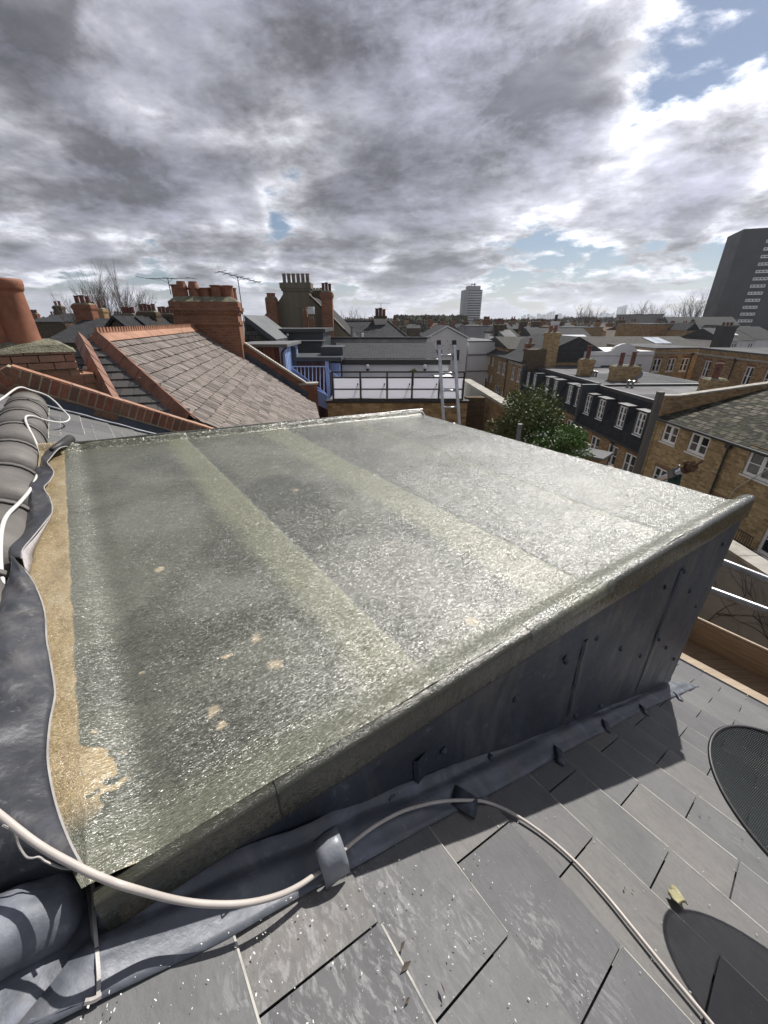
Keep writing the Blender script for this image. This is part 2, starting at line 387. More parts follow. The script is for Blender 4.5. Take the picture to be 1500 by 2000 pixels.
        if solid:
            md = o.modifiers.new('solidify', 'SOLIDIFY'); md.thickness = solid; md.offset = 0
        if bevel:
            md = o.modifiers.new('bevel', 'BEVEL'); md.width = bevel; md.segments = 2; md.limit_method = 'ANGLE'
        if kind: o['kind'] = kind
        if label: o['label'] = label
        return o
def thing(name, label, cat, loc, group=None):
    o = bpy.data.objects.new(name, None); COL.objects.link(o); o.location = Vector(loc)+Vector((0, 0, CZ))
    o.empty_display_size = .1; return tag(o, label, cat, group)
def tag(o, label, cat, group=None):
    o['label'] = label; o['category'] = cat
    if group: o['group'] = group
    return o
def dup(o, loc=None, parent=None, label=None):
    c = o.copy(); COL.objects.link(c)
    if parent is not None: c.parent = parent
    if loc is not None: c.location = Vector(loc)+Vector((0, 0, CZ))
    if label: c['label'] = label
    for ch in list(o.children): dup(ch, parent=c)
    return c
def lerp(a, b, t): return a+(b-a)*t
def smooth_line(pts, n=8):
    """Catmull-Rom through the points"""
    P = [Vector(p) for p in pts]; P = [P[0]*2-P[1]]+P+[P[-1]*2-P[-2]]; out = []
    for i in range(1, len(P)-2):
        for k in range(n):
            t = k/n; a, b, c, d = P[i-1:i+3]
            out.append(.5*((2*b)+(c-a)*t+(2*a-5*b+4*c-d)*t*t+(3*b-a-3*c+d)*t**3))
    out.append(P[-2]); return out
def resample(pts, n):
    L = [0]
    for a, b in zip(pts, pts[1:]): L.append(L[-1]+(b-a).length)
    out = []; j = 0
    for i in range(n):
        d = L[-1]*i/(n-1)
        while j < len(L)-2 and L[j+1] < d: j += 1
        out.append(pts[j].lerp(pts[j+1], (d-L[j])/max(1e-9, L[j+1]-L[j])))
    return out
# ================================================================== NEAR FIELD: our roof
S_ = .8/1.15
d1 = ray(72, 605).normalized(); d2 = ray(1947, 682).normalized()
RN = d2.cross(d1).normalized(); RP0 = RN*-.8              # plane of the flat dormer roof
def onroof(px, py, h=0): return hit(px, py, RP0+RN*h, RN)
PS = R_(25.7156+.5); SN = Vector((math.sin(PS)*.79534, math.sin(PS)*.60616, math.cos(PS)))
SP0 = SN*SN.dot(Vector((3.01271466, 2.93500173, -3.46155439))*S_)   # plane of the slate slope
RD = Vector((-.60615949, .79534312, 0)); SD = RD.cross(SN).normalized()
if SD.z > 0: SD = -SD                                     # RD along the ridge (away), SD down the slope
def onslope(px, py, h=0): return hit(px, py, SP0+SN*h, SN)
def slope(r, d, h=0): return SP0+RD*r+SD*d+SN*h           # point by (along ridge, down slope, lift)
def rd(P): return (P.dot(RD)-SP0.dot(RD), (P-SP0).dot(SD))

# --- the slate roof -------------------------------------------------
roof = thing('slate_roof', 'dark grey slate roof slope in the foreground, speckled with glass fibre shreds', 'roof', slope(0, 0))
def nearslatemat():
    m, t, b = bsdf('dark_grey_slate'); g = t.new('ShaderNodeNewGeometry'); uv = uvc(t)
    col = t.ramp(g.outputs['Random Per Island'], [(0, (.095, .096, .104)), (.35, (.15, .148, .152)), (.7, (.125, .13, .132)), (1, (.18, .172, .165))])
    n = t.noise(uv, 5, 7, .65, .6); f = t.noise(uv, 60, 4, .65)
    col = t.mix(t.rng(n, .48, .72, 0, .45), col, (.085, .085, .09))
    col = t.mix(t.rng(t.noise(uv, 2.2, 4, .5), .5, .75, 0, .35), col, (.21, .205, .19))
    col = t.mix(t.rng(f, .3, .7, 0, .22), col, (.06, .06, .065))
    # resin scuffs: brush-like curls of white at a few places on the slates
    w = t.noise(t.mapping(t.vmath('ADD', uv, t.vmath('SCALE', t.noise(uv, 9, 3, .5, out=1), scale=.06)), (30, 75, 1), .35), 1.0, 6, .7, .4)
    mask = None
    for (px, py, rr, am) in [(745, 1745, .10, 1), (775, 1790, .08, 1), (905, 1815, .11, .7), (1045, 1800, .09, .8), (1085, 1880, .12, .9), (610, 1905, .17, 1), (640, 1800, .10, .7), (720, 1960, .16, .9), (1180, 1960, .10, .6), (1435, 1640, .07, .6), (520, 1960, .12, .8), (880, 1960, .1, .3)]:
        r_, d_ = rd(onslope(px, py)); dd = t.vmath('DISTANCE', uv, (r_, d_, 0))
        k = t.math('MULTIPLY', t.rng(dd, rr*.25, rr, 1, 0, True), am)
        mask = k if mask is None else t.math('MAXIMUM', mask, k)
    sc = t.math('MULTIPLY', t.rng(w, .50, .60), mask)
    sp = t.noise(uv, 95, 2, .5); sp2 = t.noise(uv, 2.4, 2, .5)
    dots = t.math('MULTIPLY', t.rng(sp, .735, .76), t.rng(sp2, .45, .6))
    sc = t.math('MAXIMUM', sc, t.math('MULTIPLY', dots, .5))
    col = t.mix(t.math('MULTIPLY', sc, .36), col, (.36, .36, .37))
    col = t.mix(t.rng(t.noise(t.mapping(uv, (1, 3.5, 1), .2), 16, 7, .7, .5), .52, .70, 0, .5), col, (.075, .075, .08))
    t.put(b.inputs['Base Color'], col)
    t.put(b.inputs['Roughness'], t.math('SUBTRACT', t.rng(n, .3, .7, .54, .7), t.math('MULTIPLY', sc, .2)))
    h = t.math('ADD', t.math('MULTIPLY', t.noise(t.mapping(uv, (1, 2.2, 1), .3), 26, 8, .68), .9), t.math('MULTIPLY', n, .9))
    bump(t, b, h, .55, .008); return m
M['near_slate'] = nearslatemat()
M['slate_edge'] = mat('chipped_slate_edge', (.46, .45, .41), (.22, .22, .21), .7, scale=14, bs=.3, ramp=(.45, .62))
GA, SW = .2587, .312
mb = MB(); uvs = []; eb = MB()
rnd = random.Random(3)
for i in range(-2, 20):
    dtail = 1.168+GA*(i-3)           # tail line of the course (down-slope)
    off = .12+ (SW/2 if i % 2 else 0)
    if dtail > 5.0: continue
    for k in range(-14, 24):
        r0 = off+SW*k; 
        if r0 < -4.4 or r0 > 5.6: continue
        ra, rb = r0+.0022, r0+SW-.0022
        j1, j2 = rnd.uniform(-.002, .002), rnd.uniform(-.002, .002)
        lift = .004+rnd.uniform(0, .0022); tw = rnd.uniform(-.0012, .0012)
        d0, d1_ = dtail-GA-.06, dtail
        c = [(ra, d0, -.004), (rb, d0, -.004), (rb, d1_+j1, lift+tw+.003), (ra, d1_+j2, lift-tw+.003)]
        b = len(mb.v)
        th = .0055
        ch = .0035
        for (r, d, h) in c[:2]: mb.v.append(slope(r, d, h)); uvs.append((r, d))
        for (r, d, h) in c[2:]: mb.v.append(slope(r, d-ch, h)); uvs.append((r, d-ch))
        for (r, d, h) in c[2:]: mb.v.append(slope(r, d, h-.002)); uvs.append((r, d))
        for (r, d, h) in c[2:]: mb.v.append(slope(r, d, h-.002-th)); uvs.append((r, d))
        for (r, d, h) in c[:2]: mb.v.append(slope(r, d, h-th)); uvs.append((r, d))
        # 0,1 head; 2,3 tail top; 4,5 chamfer; 6,7 tail bottom; 8,9 head bottom
        for q in ((0, 3, 2, 1), (3, 5, 4, 2), (5, 7, 6, 4), (0, 8, 7, 5, 3), (1, 2, 4, 6, 9)): mb.f.append(tuple(b+x for x in q))
        # pale worn arris along the tail
        if rnd.random() < .93:
            w0 = rnd.uniform(.0018, .0042)*(.7 if dtail < 1.6 else 1.5)
            eb.face([slope(ra+.003, d1_+j2-w0-.0015, lift-tw+.0036), slope(rb-.003, d1_+j1-w0-.0015, lift+tw+.0036),
                     slope(rb-.003, d1_+j1+.001, lift+tw+.0026), slope(ra+.003, d1_+j2+.001, lift-tw+.0026)])
mb.build('slates', M['near_slate'], roof, uvs=uvs)
eb.build('worn_edge', M['slate_edge'], roof)
mb = MB(); mb.grid([[slope(r, d, -.03) for r in (-4.3, 5.69)] for d in (-.3, 4.72)])
mb.build('underlay', M['black'], roof, solid=.02)
# far slope beyond the ridge (kept under it)
mb = MB(); SL2 = Vector((-SD.x, -SD.y, SD.z))
mb.grid([[slope(r, -.02, -.035)+SL2*d for r in (-4.3, 5.69)] for d in (0, 4.5)])
mb.build('rear_slates', M['slate_mid'], roof, solid=.02)
# house walls below the eaves
E0, E1 = slope(-4.3, 4.7, -.06), slope(5.69, 4.7, -.06)
hd = Vector((SD.x, SD.y, 0)).normalized()
mb = MB(); fr = Fr((E0.x, E0.y, 0), RD, -hd)
mb.box(fr, 0, 9.95, .12, 8.2, -11.5, E0.z-.02); mb.build('wall', M['brick_brown'], roof)
# eaves board
mb = MB(); mb.box(Fr(slope(-4.3, 4.79, -.05), RD, hd), 0, 9.95, -.04, .05, -.17, .0); mb.build('eaves_board', M['wood_pale'], roof, bevel=.004)
# ridge tiles
M['ridge'] = mat('grey_ridge_tile', (.17, .158, .145), (.105, .10, .093), .7, scale=5, bs=.35)
up = Vector((0, 0, 1)); hx = Vector((RD.y, -RD.x, 0))
def ridge_tile(r0, r1):
    mb = MB(); rows = []
    for r, rr in ((r0, .150), (r0+.04, .152), (lerp(r0, r1, .5), .157), (r1-.02, .159), (r1, .160)):
        rows.append([slope(r, -.03, -.035)+hx*(math.sin(a)*rr)+up*(math.cos(a)*rr*.95) for a in [R_(-105+210*k/16) for k in range(17)]])
    mb.grid(rows); return mb.build('ridge_tile', M['ridge'], roof, smooth=False, solid=.016)
RJ = [.95, 1.5, 2.13, 2.70, 3.25, 3.83, 4.42, 4.98, 5.52]
for a_, b_ in zip(RJ, RJ[1:]):
    o = ridge_tile(b_+.012, a_); o.data.shade_smooth()

# --- the flat dormer roof --------------------------------------------
dormer = thing('roof_dormer', 'flat dormer roof newly coated in glossy grey green glass fibre resin', 'dormer', slope(1.9, 1.9))
A_, B_, C_, D_ = onroof(130, 880), onroof(820, 808), onroof(1452, 984), onroof(185, 1742)
def rp(s, t, h=0):
    if t < 0: t *= min(1, .08+max(0, s/.15))*.6
    return (D_.lerp(A_, s)).lerp(C_.lerp(B_, s), t)+RN*h
# kerb profile heights, s in metres from the near edge / far edge
def prof(d, w=.06, hh=.030):
    if d >= w: return 0
    x = d/w
    return hh*(.5+.5*math.cos(math.pi*x))**.8
LEN = (A_-D_).length; WID = (C_-D_).length
def invroof(P):
    best = None
    s, t_ = .5, .5
    for _ in range(30):
        e = rp(s, t_)-P; e1 = (rp(s+.01, t_)-rp(s, t_))/.01; e2 = (rp(s, t_+.01)-rp(s, t_))/.01
        a, b_, c = e1.dot(e1), e1.dot(e2), e2.dot(e2); r1_, r2_ = -e.dot(e1), -e.dot(e2); det = a*c-b_*b_
        s += (c*r1_-b_*r2_)/det; t_ += (a*r2_-b_*r1_)/det
    return s, t_
ds_ = [0, .008, .016, .024, .032, .04, .05, .06, .075, .09]
svals = [x/LEN for x in ds_]+[.09/LEN+(1-.16/LEN-.09/LEN)*k/150 for k in range(1, 151)]+[1-x/LEN for x in (.05, .045, .035, .025, .015, .008, 0)]
tvals = sorted(set([-.075+.075*k/10 for k in range(10)]+[k/170 for k in range(171)]+[x+dx_ for x in (.243, .5, .735) for dx_ in (-.0008, .0012)]))
def KH(t_): return lerp(.008, .032, min(1, max(0, t_)/.55))
def hgt(s, t_):
    h = prof(s*LEN, .075, KH(t_))+prof((1-s)*LEN, .045, .042)
    if t_ < .02: h += .022*min(1, max(0, (.02-t_)/.022))**.7*.8          # upstand against the ridge
    h -= .006*math.exp(-((t_-.032)/.010)**2)
    for k, x in enumerate((.243, .5, .735)):
        h += .0042*(1/(1+math.exp(-(x-t_)/.0012))) * math.exp(-max(0, x-t_)/.09)
    h += .0035*noise.noise(Vector((s*9, t_*9, 1)))+.0015*noise.noise(Vector((s*40, t_*40, 4)))
    return h
mb = MB(); rows = []; uvs = []
for s in svals:
    rows.append([rp(s, t_, hgt(s, t_)) for t_ in tvals]); uvs += [(t_, s) for t_ in tvals]
mb.grid(rows)
def grpmat(name='glass_fibre_resin', edge=False):
    m, t, b = bsdf(name); uv = uvc(t); u, v, _ = t.sep(uv)
    q = t.comb(t.math('MULTIPLY', u, WID), t.math('MULTIPLY', v, LEN), 0)
    wob = t.noise(q, 7, 4, .6); ww = t.math('MULTIPLY', t.math('SUBTRACT', wob, .5), .012)
    uw = t.math('ADD', u, ww)
    n = t.noise(q, 1.5, 7, .62, .5); n2_ = t.noise(q, 3.2, 7, .68, .3); f = t.noise(q, 55, 5, .7)
    base = t.ramp(n, [(.34, (.032, .036, .024)), (.44, (.062, .067, .047)), (.53, (.105, .11, .082)), (.66, (.155, .16, .128))])
    base = t.mix(t.rng(n2_, .50, .66, 0, .62), base, (.05, .054, .04))
    base = t.mix(t.rng(n2_, .30, .44, .35, 0), base, (.18, .18, .155))
    # damp, resin-rich and starved patches
    qn = t.vmath('ADD', q, t.vmath('SCALE', t.noise(q, 3.2, 6, .72, out=1), scale=.34))
    for (px, py, r_, am) in [(560, 960, .26, .75), (610, 992, .15, .6), (700, 1065, .15, .75), (480, 1065, .17, .6), (360, 1200, .2, .55), (590, 1175, .13, .6), (300, 1290, .17, .5), (800, 1045, .10, .7), (470, 1215, .12, .6), (215, 950, .14, .4), (930, 1130, .14, .5), (860, 990, .12, .45), (700, 1230, .12, .5)]:
        ss, tt = invroof(onroof(px, py)); dd = t.vmath('DISTANCE', qn, (tt*WID+.17, ss*LEN+.17, .17))
        base = t.mix(t.math('MULTIPLY', t.rng(dd, r_, r_*.78), min(1, am*1.25)), base, (.026, .03, .019))
    for (px, py, r_, am) in [(760, 1110, .28, .6), (430, 1160, .16, .5), (300, 1010, .26, .5), (660, 1310, .2, .4), (620, 930, .12, .4)]:
        ss, tt = invroof(onroof(px, py)); dd = t.vmath('DISTANCE', qn, (tt*WID+.17, ss*LEN+.17, .17))
        base = t.mix(t.math('MULTIPLY', t.rng(dd, r_, r_*.6), am), base, (.19, .19, .165))
    # double thickness of mat at the laps: paler and yellower
    for x, w in ((.243, .050), (.5, .075), (.735, .035)):
        wv = t.math('ADD', w, t.math('MULTIPLY', t.math('SUBTRACT', t.noise(q, 2.6, 6, .7), .5), .07))
        k = t.math('MULTIPLY', t.rng(t.math('SUBTRACT', x, uw), -.0012, .001), t.rng(t.math('SUBTRACT', t.math('SUBTRACT', x, uw), wv), .012, -.012))
        base = t.mix(t.math('MULTIPLY', k, .78 if x < .7 else .4), base, (.20, .205, .125))
        k2 = t.math('MULTIPLY', t.rng(t.math('SUBTRACT', uw, x), -.001, .0015), t.rng(t.math('SUBTRACT', uw, x), .03, .008))
        base = t.mix(t.math('MULTIPLY', k2, .8 if x > .3 else .45), base, (.03, .034, .024))
    # edges in resin rich green
    ed = t.math('MAXIMUM', t.rng(v, .045, .02), t.rng(v, .975, .99)); base = t.mix(t.math('MULTIPLY', ed, .7), base, (.13, .135, .085))
    # bare timber colour showing through along the ridge side
    tb = t.math('ADD', t.math('MULTIPLY', t.math('SUBTRACT', t.noise(q, 10, 3, .6), .5), .010), -.004)
    va_, vb_ = invroof(onroof(185, 1602))[0], invroof(onroof(185, 1480))[0]
    wide = t.math('MULTIPLY', t.rng(v, vb_+.012, vb_-.006), t.math('MULTIPLY', t.rng(v, va_-.01, va_+.02), .026))
    tb = t.math('ADD', tb, t.math('MULTIPLY', wide, t.rng(t.noise(q, 14, 2, .5), .42, .46)))
    tan = t.rng(t.math('SUBTRACT', u, tb), .0015, -.0015)
    tan = t.math('MULTIPLY', tan, t.rng(v, .035, .06))
    tancol = t.ramp(t.noise(q, 8, 6, .7), [(.3, (.28, .19, .09)), (.5, (.46, .34, .17)), (.7, (.54, .44, .28))])
    base = t.mix(t.math('MULTIPLY', tan, .9), base, tancol)
    # a few bare dabs
    for (px, py, r_) in [(312, 1112, .022), (578, 957, .02), (440, 1283, .012), (500, 1247, .016), (447, 1280, .010), (536, 1300, .022), (418, 1388, .02), (432, 1416, .012), (920, 1212, .022), (280, 1312, .007), (450, 1280, .006), (770, 1060, .01), (185, 1440, .008), (258, 1718, .020), (236, 1730, .014)]:
        P = onroof(px, py); ss, tt = invroof(P)
        dd = t.vmath('DISTANCE', t.vmath('ADD', q, t.vmath('SCALE', t.noise(q, 30, 3, .6, out=1), scale=.035)), (tt*WID+.0175, ss*LEN+.0175, .0175))
        base = t.mix(t.math('MULTIPLY', t.rng(dd, r_, r_*.5), .8), base, (.52, .42, .27))
    # chopped strands: three families of fine lines with wandering directions
    qd = t.vmath('ADD', q, t.vmath('SCALE', t.noise(q, 5.5, 2, .5, out=1), scale=.10))
    st_ = None
    for i, (rot, sx, sy) in enumerate(((.35, 26, 250), (1.25, 22, 220), (2.2, 24, 240), (2.9, 20, 200))):
        x = t.noise(t.mapping(qd, (sx, sy, 1), rot, (i*3.1, i*1.7, 0)), 1, 2, .55)
        x = t.math('SUBTRACT', 1, t.math('ABSOLUTE', t.math('MULTIPLY', t.math('SUBTRACT', x, .5), 5)))
        st_ = x if st_ is None else t.math('MAXIMUM', st_, x)
    base = t.mix(t.rng(st_, .78, .98, 0, .34), base, (.27, .27, .23))
    base = t.mix(t.rng(st_, .45, .1, 0, .4), base, (.045, .05, .036))
    base = t.mix(t.rng(f, .5, .75, 0, .35), base, (.05, .055, .042))
    if edge: base = t.mix(.82, base, (.020, .020, .013))  # darker olive edge resin; shade of the fascia is put into this colour
    t.put(b.inputs['Base Color'], base)
    t.put(b.inputs['Roughness'], t.math('ADD', t.rng(n2_, .35, .65, .18, .28), t.rng(f, .35, .65, -.05, .10))); b.inputs['IOR'].default_value = 1.6; b.inputs['Specular IOR Level'].default_value = .68
    b.inputs['Coat Weight'].default_value = .15; b.inputs['Coat Roughness'].default_value = .22
    h = t.math('ADD', t.math('MULTIPLY', st_, .5), t.math('MULTIPLY', f, .8))
    nb_ = bump(t, b, h, .55, .003)
    # every strand of the mat lies at its own small angle: facets that glint one by one
    gm = t.rng(t.math('ADD', t.math('MULTIPLY', n2_, .5), t.math('MULTIPLY', t.noise(q, 1.7, 4, .6), .5)), .40, .60, 1.2, .75)
    nv = nb_; qd2 = t.vmath('ADD', q, t.vmath('SCALE', t.noise(q, 9, 2, .5, out=1), scale=.02))
    for i, (rot, sx, sy, k) in enumerate(((.35, 130, 560, .21), (1.35, 120, 520, .20), (2.3, 300, 900, .27), (.9, 40, 70, .05))):
        vo = t.new('ShaderNodeTexVoronoi', feature='F1'); t.put(vo.inputs['Vector'], t.mapping(qd2, (sx, sy, 1), rot, (i*5.3, i*2.9, 0))); vo.inputs['Scale'].default_value = 1
        nv = t.vmath('ADD', nv, t.vmath('SCALE', t.vmath('SUBTRACT', vo.outputs['Color'], (.5, .5, .5)), scale=t.math('MULTIPLY', gm, k*GLINT*(.25 if edge else 1))))
    nv = t.vmath('NORMALIZE', nv)
    t.l.new(nv, b.inputs['Normal']); t.l.new(nv, b.inputs['Coat Normal']); return m
GLINT = 1.55
M['grp'] = grpmat(); M['grp_edge'] = grpmat('resin_over_fascia', True)
mb.build('resin_surface', M['grp'], dormer, smooth=True, uvs=uvs)
# drop over the near edge (fascia) - rounded shoulder, face, lip
outn = RN.cross((C_-D_).normalized()).normalized()
if outn.y > 0: outn = -outn
rows = []; uvs = []; NTt = 160
prf = [(0, .032), (.008, .0305), (.015, .026), (.020, .018), (.022, .006), (.023, -.03), (.023, -.075), (.022, -.083), (.014, -.087), (-.01, -.087)]
tt0, tt1 = 0.0, 1.03
for k in range(NTt+1):
    t_ = lerp(tt0, tt1, k/NTt)
    w = .0022*noise.noise(Vector((t_*14, 3, 1)))
    ext = 1+.10*max(0, (t_-.985)/.045)
    rows.append([rp(0, t_, (h if h < 0 else h/.032*KH(t_))*ext+(w if h < .02 else w*.5)-(.006*noise.noise(Vector((t_*9, 8, 2))) if h < -.07 else 0))+outn*(o_+w) for o_, h in prf]); uvs += [(t_, .02-.004*j) for j in range(len(prf))]
mb = MB(); mb.grid(rows); mb.build('fascia', M['grp_edge'], dormer, smooth=True, uvs=uvs)
# upturned corner piece beyond the front eaves on the near kerb
mb = MB(); rows = []; uvs = []
for k in range(9):
    t_ = lerp(1.0, 1.03, k/8)
    rows.append([rp(0, t_, h)+outn*o_ for o_, h in ((0, .033), (-.02, .030), (-.04, .018), (-.055, .004), (-.06, -.02))]); uvs += [(t_, .01*j) for j in range(5)]
mb.grid(rows); mb.build('corner_trim', M['grp_edge'], dormer, smooth=True, uvs=uvs)
# far kerb, standing up along the party side
farn = -outn
mb = MB(); rows = []; uvs = []
for k in range(61):
    t_ = lerp(-.03, 1.012, k/60); w = .004*noise.noise(Vector((t_*8, 1, 9)))
    rows.append([rp(1, t_, h+w)+farn*o_ for o_, h in ((-.012, .030), (-.004, .046), (.010, .050), (.026, .046), (.030, .02), (.031, -.16), (.0, -.16))]); uvs += [(t_, .985+.002*j) for j in range(7)]
mb.grid(rows); mb.build('far_kerb', M['grp_edge'], dormer, smooth=True, uvs=uvs)
# front eaves drip
frn = (C_.lerp(B_, .5)-D_.lerp(A_, .5)).normalized()
mb = MB(); rows = []; uvs = []
for k in range(41):
    s = k/40
    rows.append([rp(s, 1, h+hgt(s, 1.0)*(1 if j < 2 else .4))+frn*o_ for j, (o_, h) in enumerate(((0, 0), (.02, -.004), (.03, -.018), (.03, -.11), (.0, -.11)))]); uvs += [(1.0+.003*j, s) for j in range(5)]
mb.grid(rows); mb.build('eaves_drip', M['grp_edge'], dormer, smooth=True, uvs=uvs)
# joint in the fascia trim and a lapped patch of resin over the kerb
tj = invroof(onroof(556, 1578))[1]; mb = MB()
mb.tube([rp(0, tj, KH(tj)+.002), rp(0, tj, KH(tj)*.5)+outn*.024, rp(0, tj, -.04)+outn*.026, rp(0, tj+.001, -.085)+outn*.0235], .0016, 5)
mb.build('fascia_joint', M['black'], dormer)
tp = invroof(onroof(1205, 1150))[1]; rows = []; uvs = []
for k in range(25):
    t_ = lerp(tp-.16, tp, k/24); w = .0022*noise.noise(Vector((t_*14, 3, 1)))
    rows.append([rp(0, t_, h/.032*KH(t_)+(w if h < .02 else w*.5)+.001*(o_ < .015)) + outn*(o_+w+.0008*(o_ > .01)) for o_, h in ((-.02, .03), (0, .032), (.008, .0305), (.015, .026), (.020, .018), (.0225, .0), (.0232, -.014-.006*noise.noise(Vector((t_*60, 1, 1)))))]); uvs += [(t_, .3+.004*j) for j in range(7)]
mb = MB(); mb.grid(rows); mb.build('kerb_patch', M['grp'], dormer, smooth=True, uvs=uvs)
# lead-clad cheek
EH = Vector((.82619825, .56337949, 0)); CN = Vector((.56337949, -.82619825, 0))   # along, towards us
PC = onroof(1455, 985)-CN*.012
def oncheek(px, py, o_=0): return hit(px, py, PC+CN*o_, CN)
cb = oncheek(1305, 1335); ct = oncheek(1425, 1056)
x0 = (D_-cb).dot(EH)
mb = MB(); rows = []
base_l = oncheek(200, 1810)
NX = 60
for k in range(NX+1):
    a_ = k/NX; top = (D_+EH*.0).lerp(C_, a_); L_ = (C_-D_).dot(EH)
    P = PC+EH*(lerp(x0, 0, a_)+(cb-PC).dot(EH)); 
    # top follows the fascia underside, bottom the slate slope
    zt = rp(0, a_, -.07).z
    Q = Vector((P.x, P.y, 0)); zb = (SP0.dot(SN)-Q.x*SN.x-Q.y*SN.y)/SN.z-.03
    rows.append([Vector((P.x, P.y, lerp(min(zb, zt-.005), zt, j/8)))+CN*(.006*noise.noise(Vector((k*.25, j*.5, 3)))) for j in range(9)])
mb.grid(rows); mb.build('lead_cheek', M['lead'], dormer, smooth=True)
# the other side and the front of the dormer box
Fb = cb-CN*.02; Bf = Vector((B_.x, B_.y, 0))
mb = MB()
def zsl(P): return (SP0.dot(SN)-P.x*SN.x-P.y*SN.y)/SN.z-.03
c1_ = Vector((cb.x, cb.y, 0))-CN*.02-EH*.01; c2_ = rp(1, .97)+farn*0; c2_.z = 0; c4_ = rp(1, 0); c4_.z = 0; c3_ = Vector((D_.x, D_.y, 0))-CN*.02
for p, q, ta, tb_ in ((c1_, c2_, rp(0, 1, -.05).z, rp(1, 1, -.05).z), (c2_, c4_, rp(1, 1, -.05).z, rp(1, 0, -.05).z)):
    mb.face([Vector((p.x, p.y, zsl(p))), Vector((q.x, q.y, zsl(q))), Vector((q.x, q.y, max(tb_, zsl(q)))), Vector((p.x, p.y, ta))])
mb.build('side_wall', M['lead_dark'], dormer, solid=.02)
# lap seams in the cheek
for (ax, ay, bx, by) in ((1332, 1113, 1241, 1349), (1143, 1252, 1108, 1402), (814, 1484, 815, 1532)):
    mb = MB(); p, q = oncheek(ax, ay, .004), oncheek(bx, by, .004)
    n_ = 8; l1 = [p.lerp(q, k/n_)+CN*.002*math.sin(k*2.1) for k in range(n_+1)]
    rows = [[x-EH*.010-CN*.002, x-EH*.003+CN*.001, x+CN*.005, x+EH*.006+CN*.003, x+EH*.04-CN*.004] for x in l1]
    mb.grid(rows); mb.build('lead_seam', M['lead'], dormer, smooth=True)
for (px, py) in [(1337, 1116), (1300, 1147), (1348, 1155), (1359, 1184), (1287, 1249), (1301, 1265), (1316, 1287), (1251, 1281), (1213, 1267), (1165, 1246), (1106, 1292), (1172, 1379), (1123, 1397), (1006, 1365), (1412, 1063), (1104, 1286), (866, 1466)]:
    mb = MB(); r_ = .013; mb.lathe(oncheek(px, py, .001), [(r_, 0), (r_*.95, .003), (r_*.6, .0085), (r_*.1, .010)], 10, CN+Vector((0, 0, .1)))
    mb.build('lead_dot', M['lead'], dormer, smooth=True)

# --- lead apron at the foot of the cheek ------------------------------
flash = thing('lead_flashing', 'blue grey lead flashing strip folded along the foot of the dormer side', 'flashing', slope(2.0, 2.2))
inner = [(1306, 1333), (1255, 1352), (1190, 1382), (1108, 1408), (1000, 1456), (905, 1505), (800, 1550), (700, 1585), (600, 1640), (520, 1668), (420, 1712), (330, 1762), (250, 1790), (196, 1812)]
outer = [(1366, 1340), (1346, 1349), (1256, 1388), (1190, 1424), (1101, 1470), (1029, 1513), (940, 1560), (830, 1617), (700, 1690), (630, 1728), (520, 1790), (427, 1843), (280, 1912), (150, 1975), (60, 2020), (-10, 2056)]
I = resample(smooth_line([onslope(x, y, .01) for x, y in inner], 5), 70)
O = resample(smooth_line([onslope(x, y, .008) for x, y in outer], 5), 70)
mb = MB(); rows = []
for k in range(70):
    p, q = I[k], O[k]; row = [p+Vector((0, 0, .035))-CN*.012, p+Vector((0, 0, .012))+CN*.002]
    for j in range(1, 9):
        x = p.lerp(q, j/8); fz = .012*math.exp(-((j-3)/2.2)**2)*(1+.8*noise.noise(Vector((k*.13, 0, 5))))+.005*noise.noise(Vector((k*.3, j*.6, 7)))
        row.append(x+SN*(fz*(1-abs(j/8-.4))+ (.003 if j < 8 else 0)))
    rows.append(row)
mb.grid(rows); mb.build('lead_sheet', M['lead_mid'], flash, smooth=True, solid=.003)
def tab(px, py, w, l, h, rot, mt, on=onslope, lab=None, curl=1.0, lift=.01):
    """a strip of lead folded over on itself"""
    c = on(px, py, lift) if on is onslope else on(px, py, .004); 
    u = (SD*math.cos(rot)+RD*math.sin(rot)).normalized(); w_ = SN.cross(u)
    rows = []
    for k in range(13):
        a_ = k/12*math.pi*curl
        rows.append([c+u*(l*(.5-.5*math.cos(a_))-l*.5+.002*j)+SN*(h*math.sin(a_))+w_*(w*1.25*(j/3-.5)) for j in range(4)])
    mb = MB(); mb.grid(rows); return mb.build('lead_clip', mt, flash, smooth=True, solid=.0035, label=lab)
for (px, py, w, l, h, rot) in [(755, 1556, .028, .035, .018, 0.2), (952, 1482, .030, .035, .018, .2), (1107, 1418, .024, .035, .016, .3), (1185, 1380, .03, .03, .014, .1), (1216, 1362, .026, .04, .022, .2), (1253, 1350, .03, .04, .02, 0), (1302, 1327, .03, .03, .03, .4),
                               (1091, 1477, .026, .10, .012, .55), (1182, 1418, .024, .10, .012, .55), (1257, 1388, .022, .10, .012, .55), (1324, 1361, .022, .10, .01, .55)]:
    tab(px, py, w, l, h, rot, M['lead'])
tab(905, 1568, .055, .075, .020, .6, M['lead'], lab='blue grey lead clip folded over the thin cable')
# the large bright clip holding the cable
mb = MB(); rows = []
cl_ = [(636, 1624, .085), (641, 1640, .098), (648, 1660, .095), (655, 1682, .08), (660, 1700, .055), (662, 1716, .02)]
PL = resample(smooth_line([onslope(x, y, h) for x, y, h in cl_], 5), 16)
for i_, p in enumerate(PL): rows.append([p+EH*(.027*(1-j/2))*1.0+SN*(-.003*abs(j-2)) for j in range(5)])
mb.grid(rows); mb.build('lead_clip', M['lead_new'], flash, smooth=True, solid=.003, label='pale grey lead clip looped over the cable')

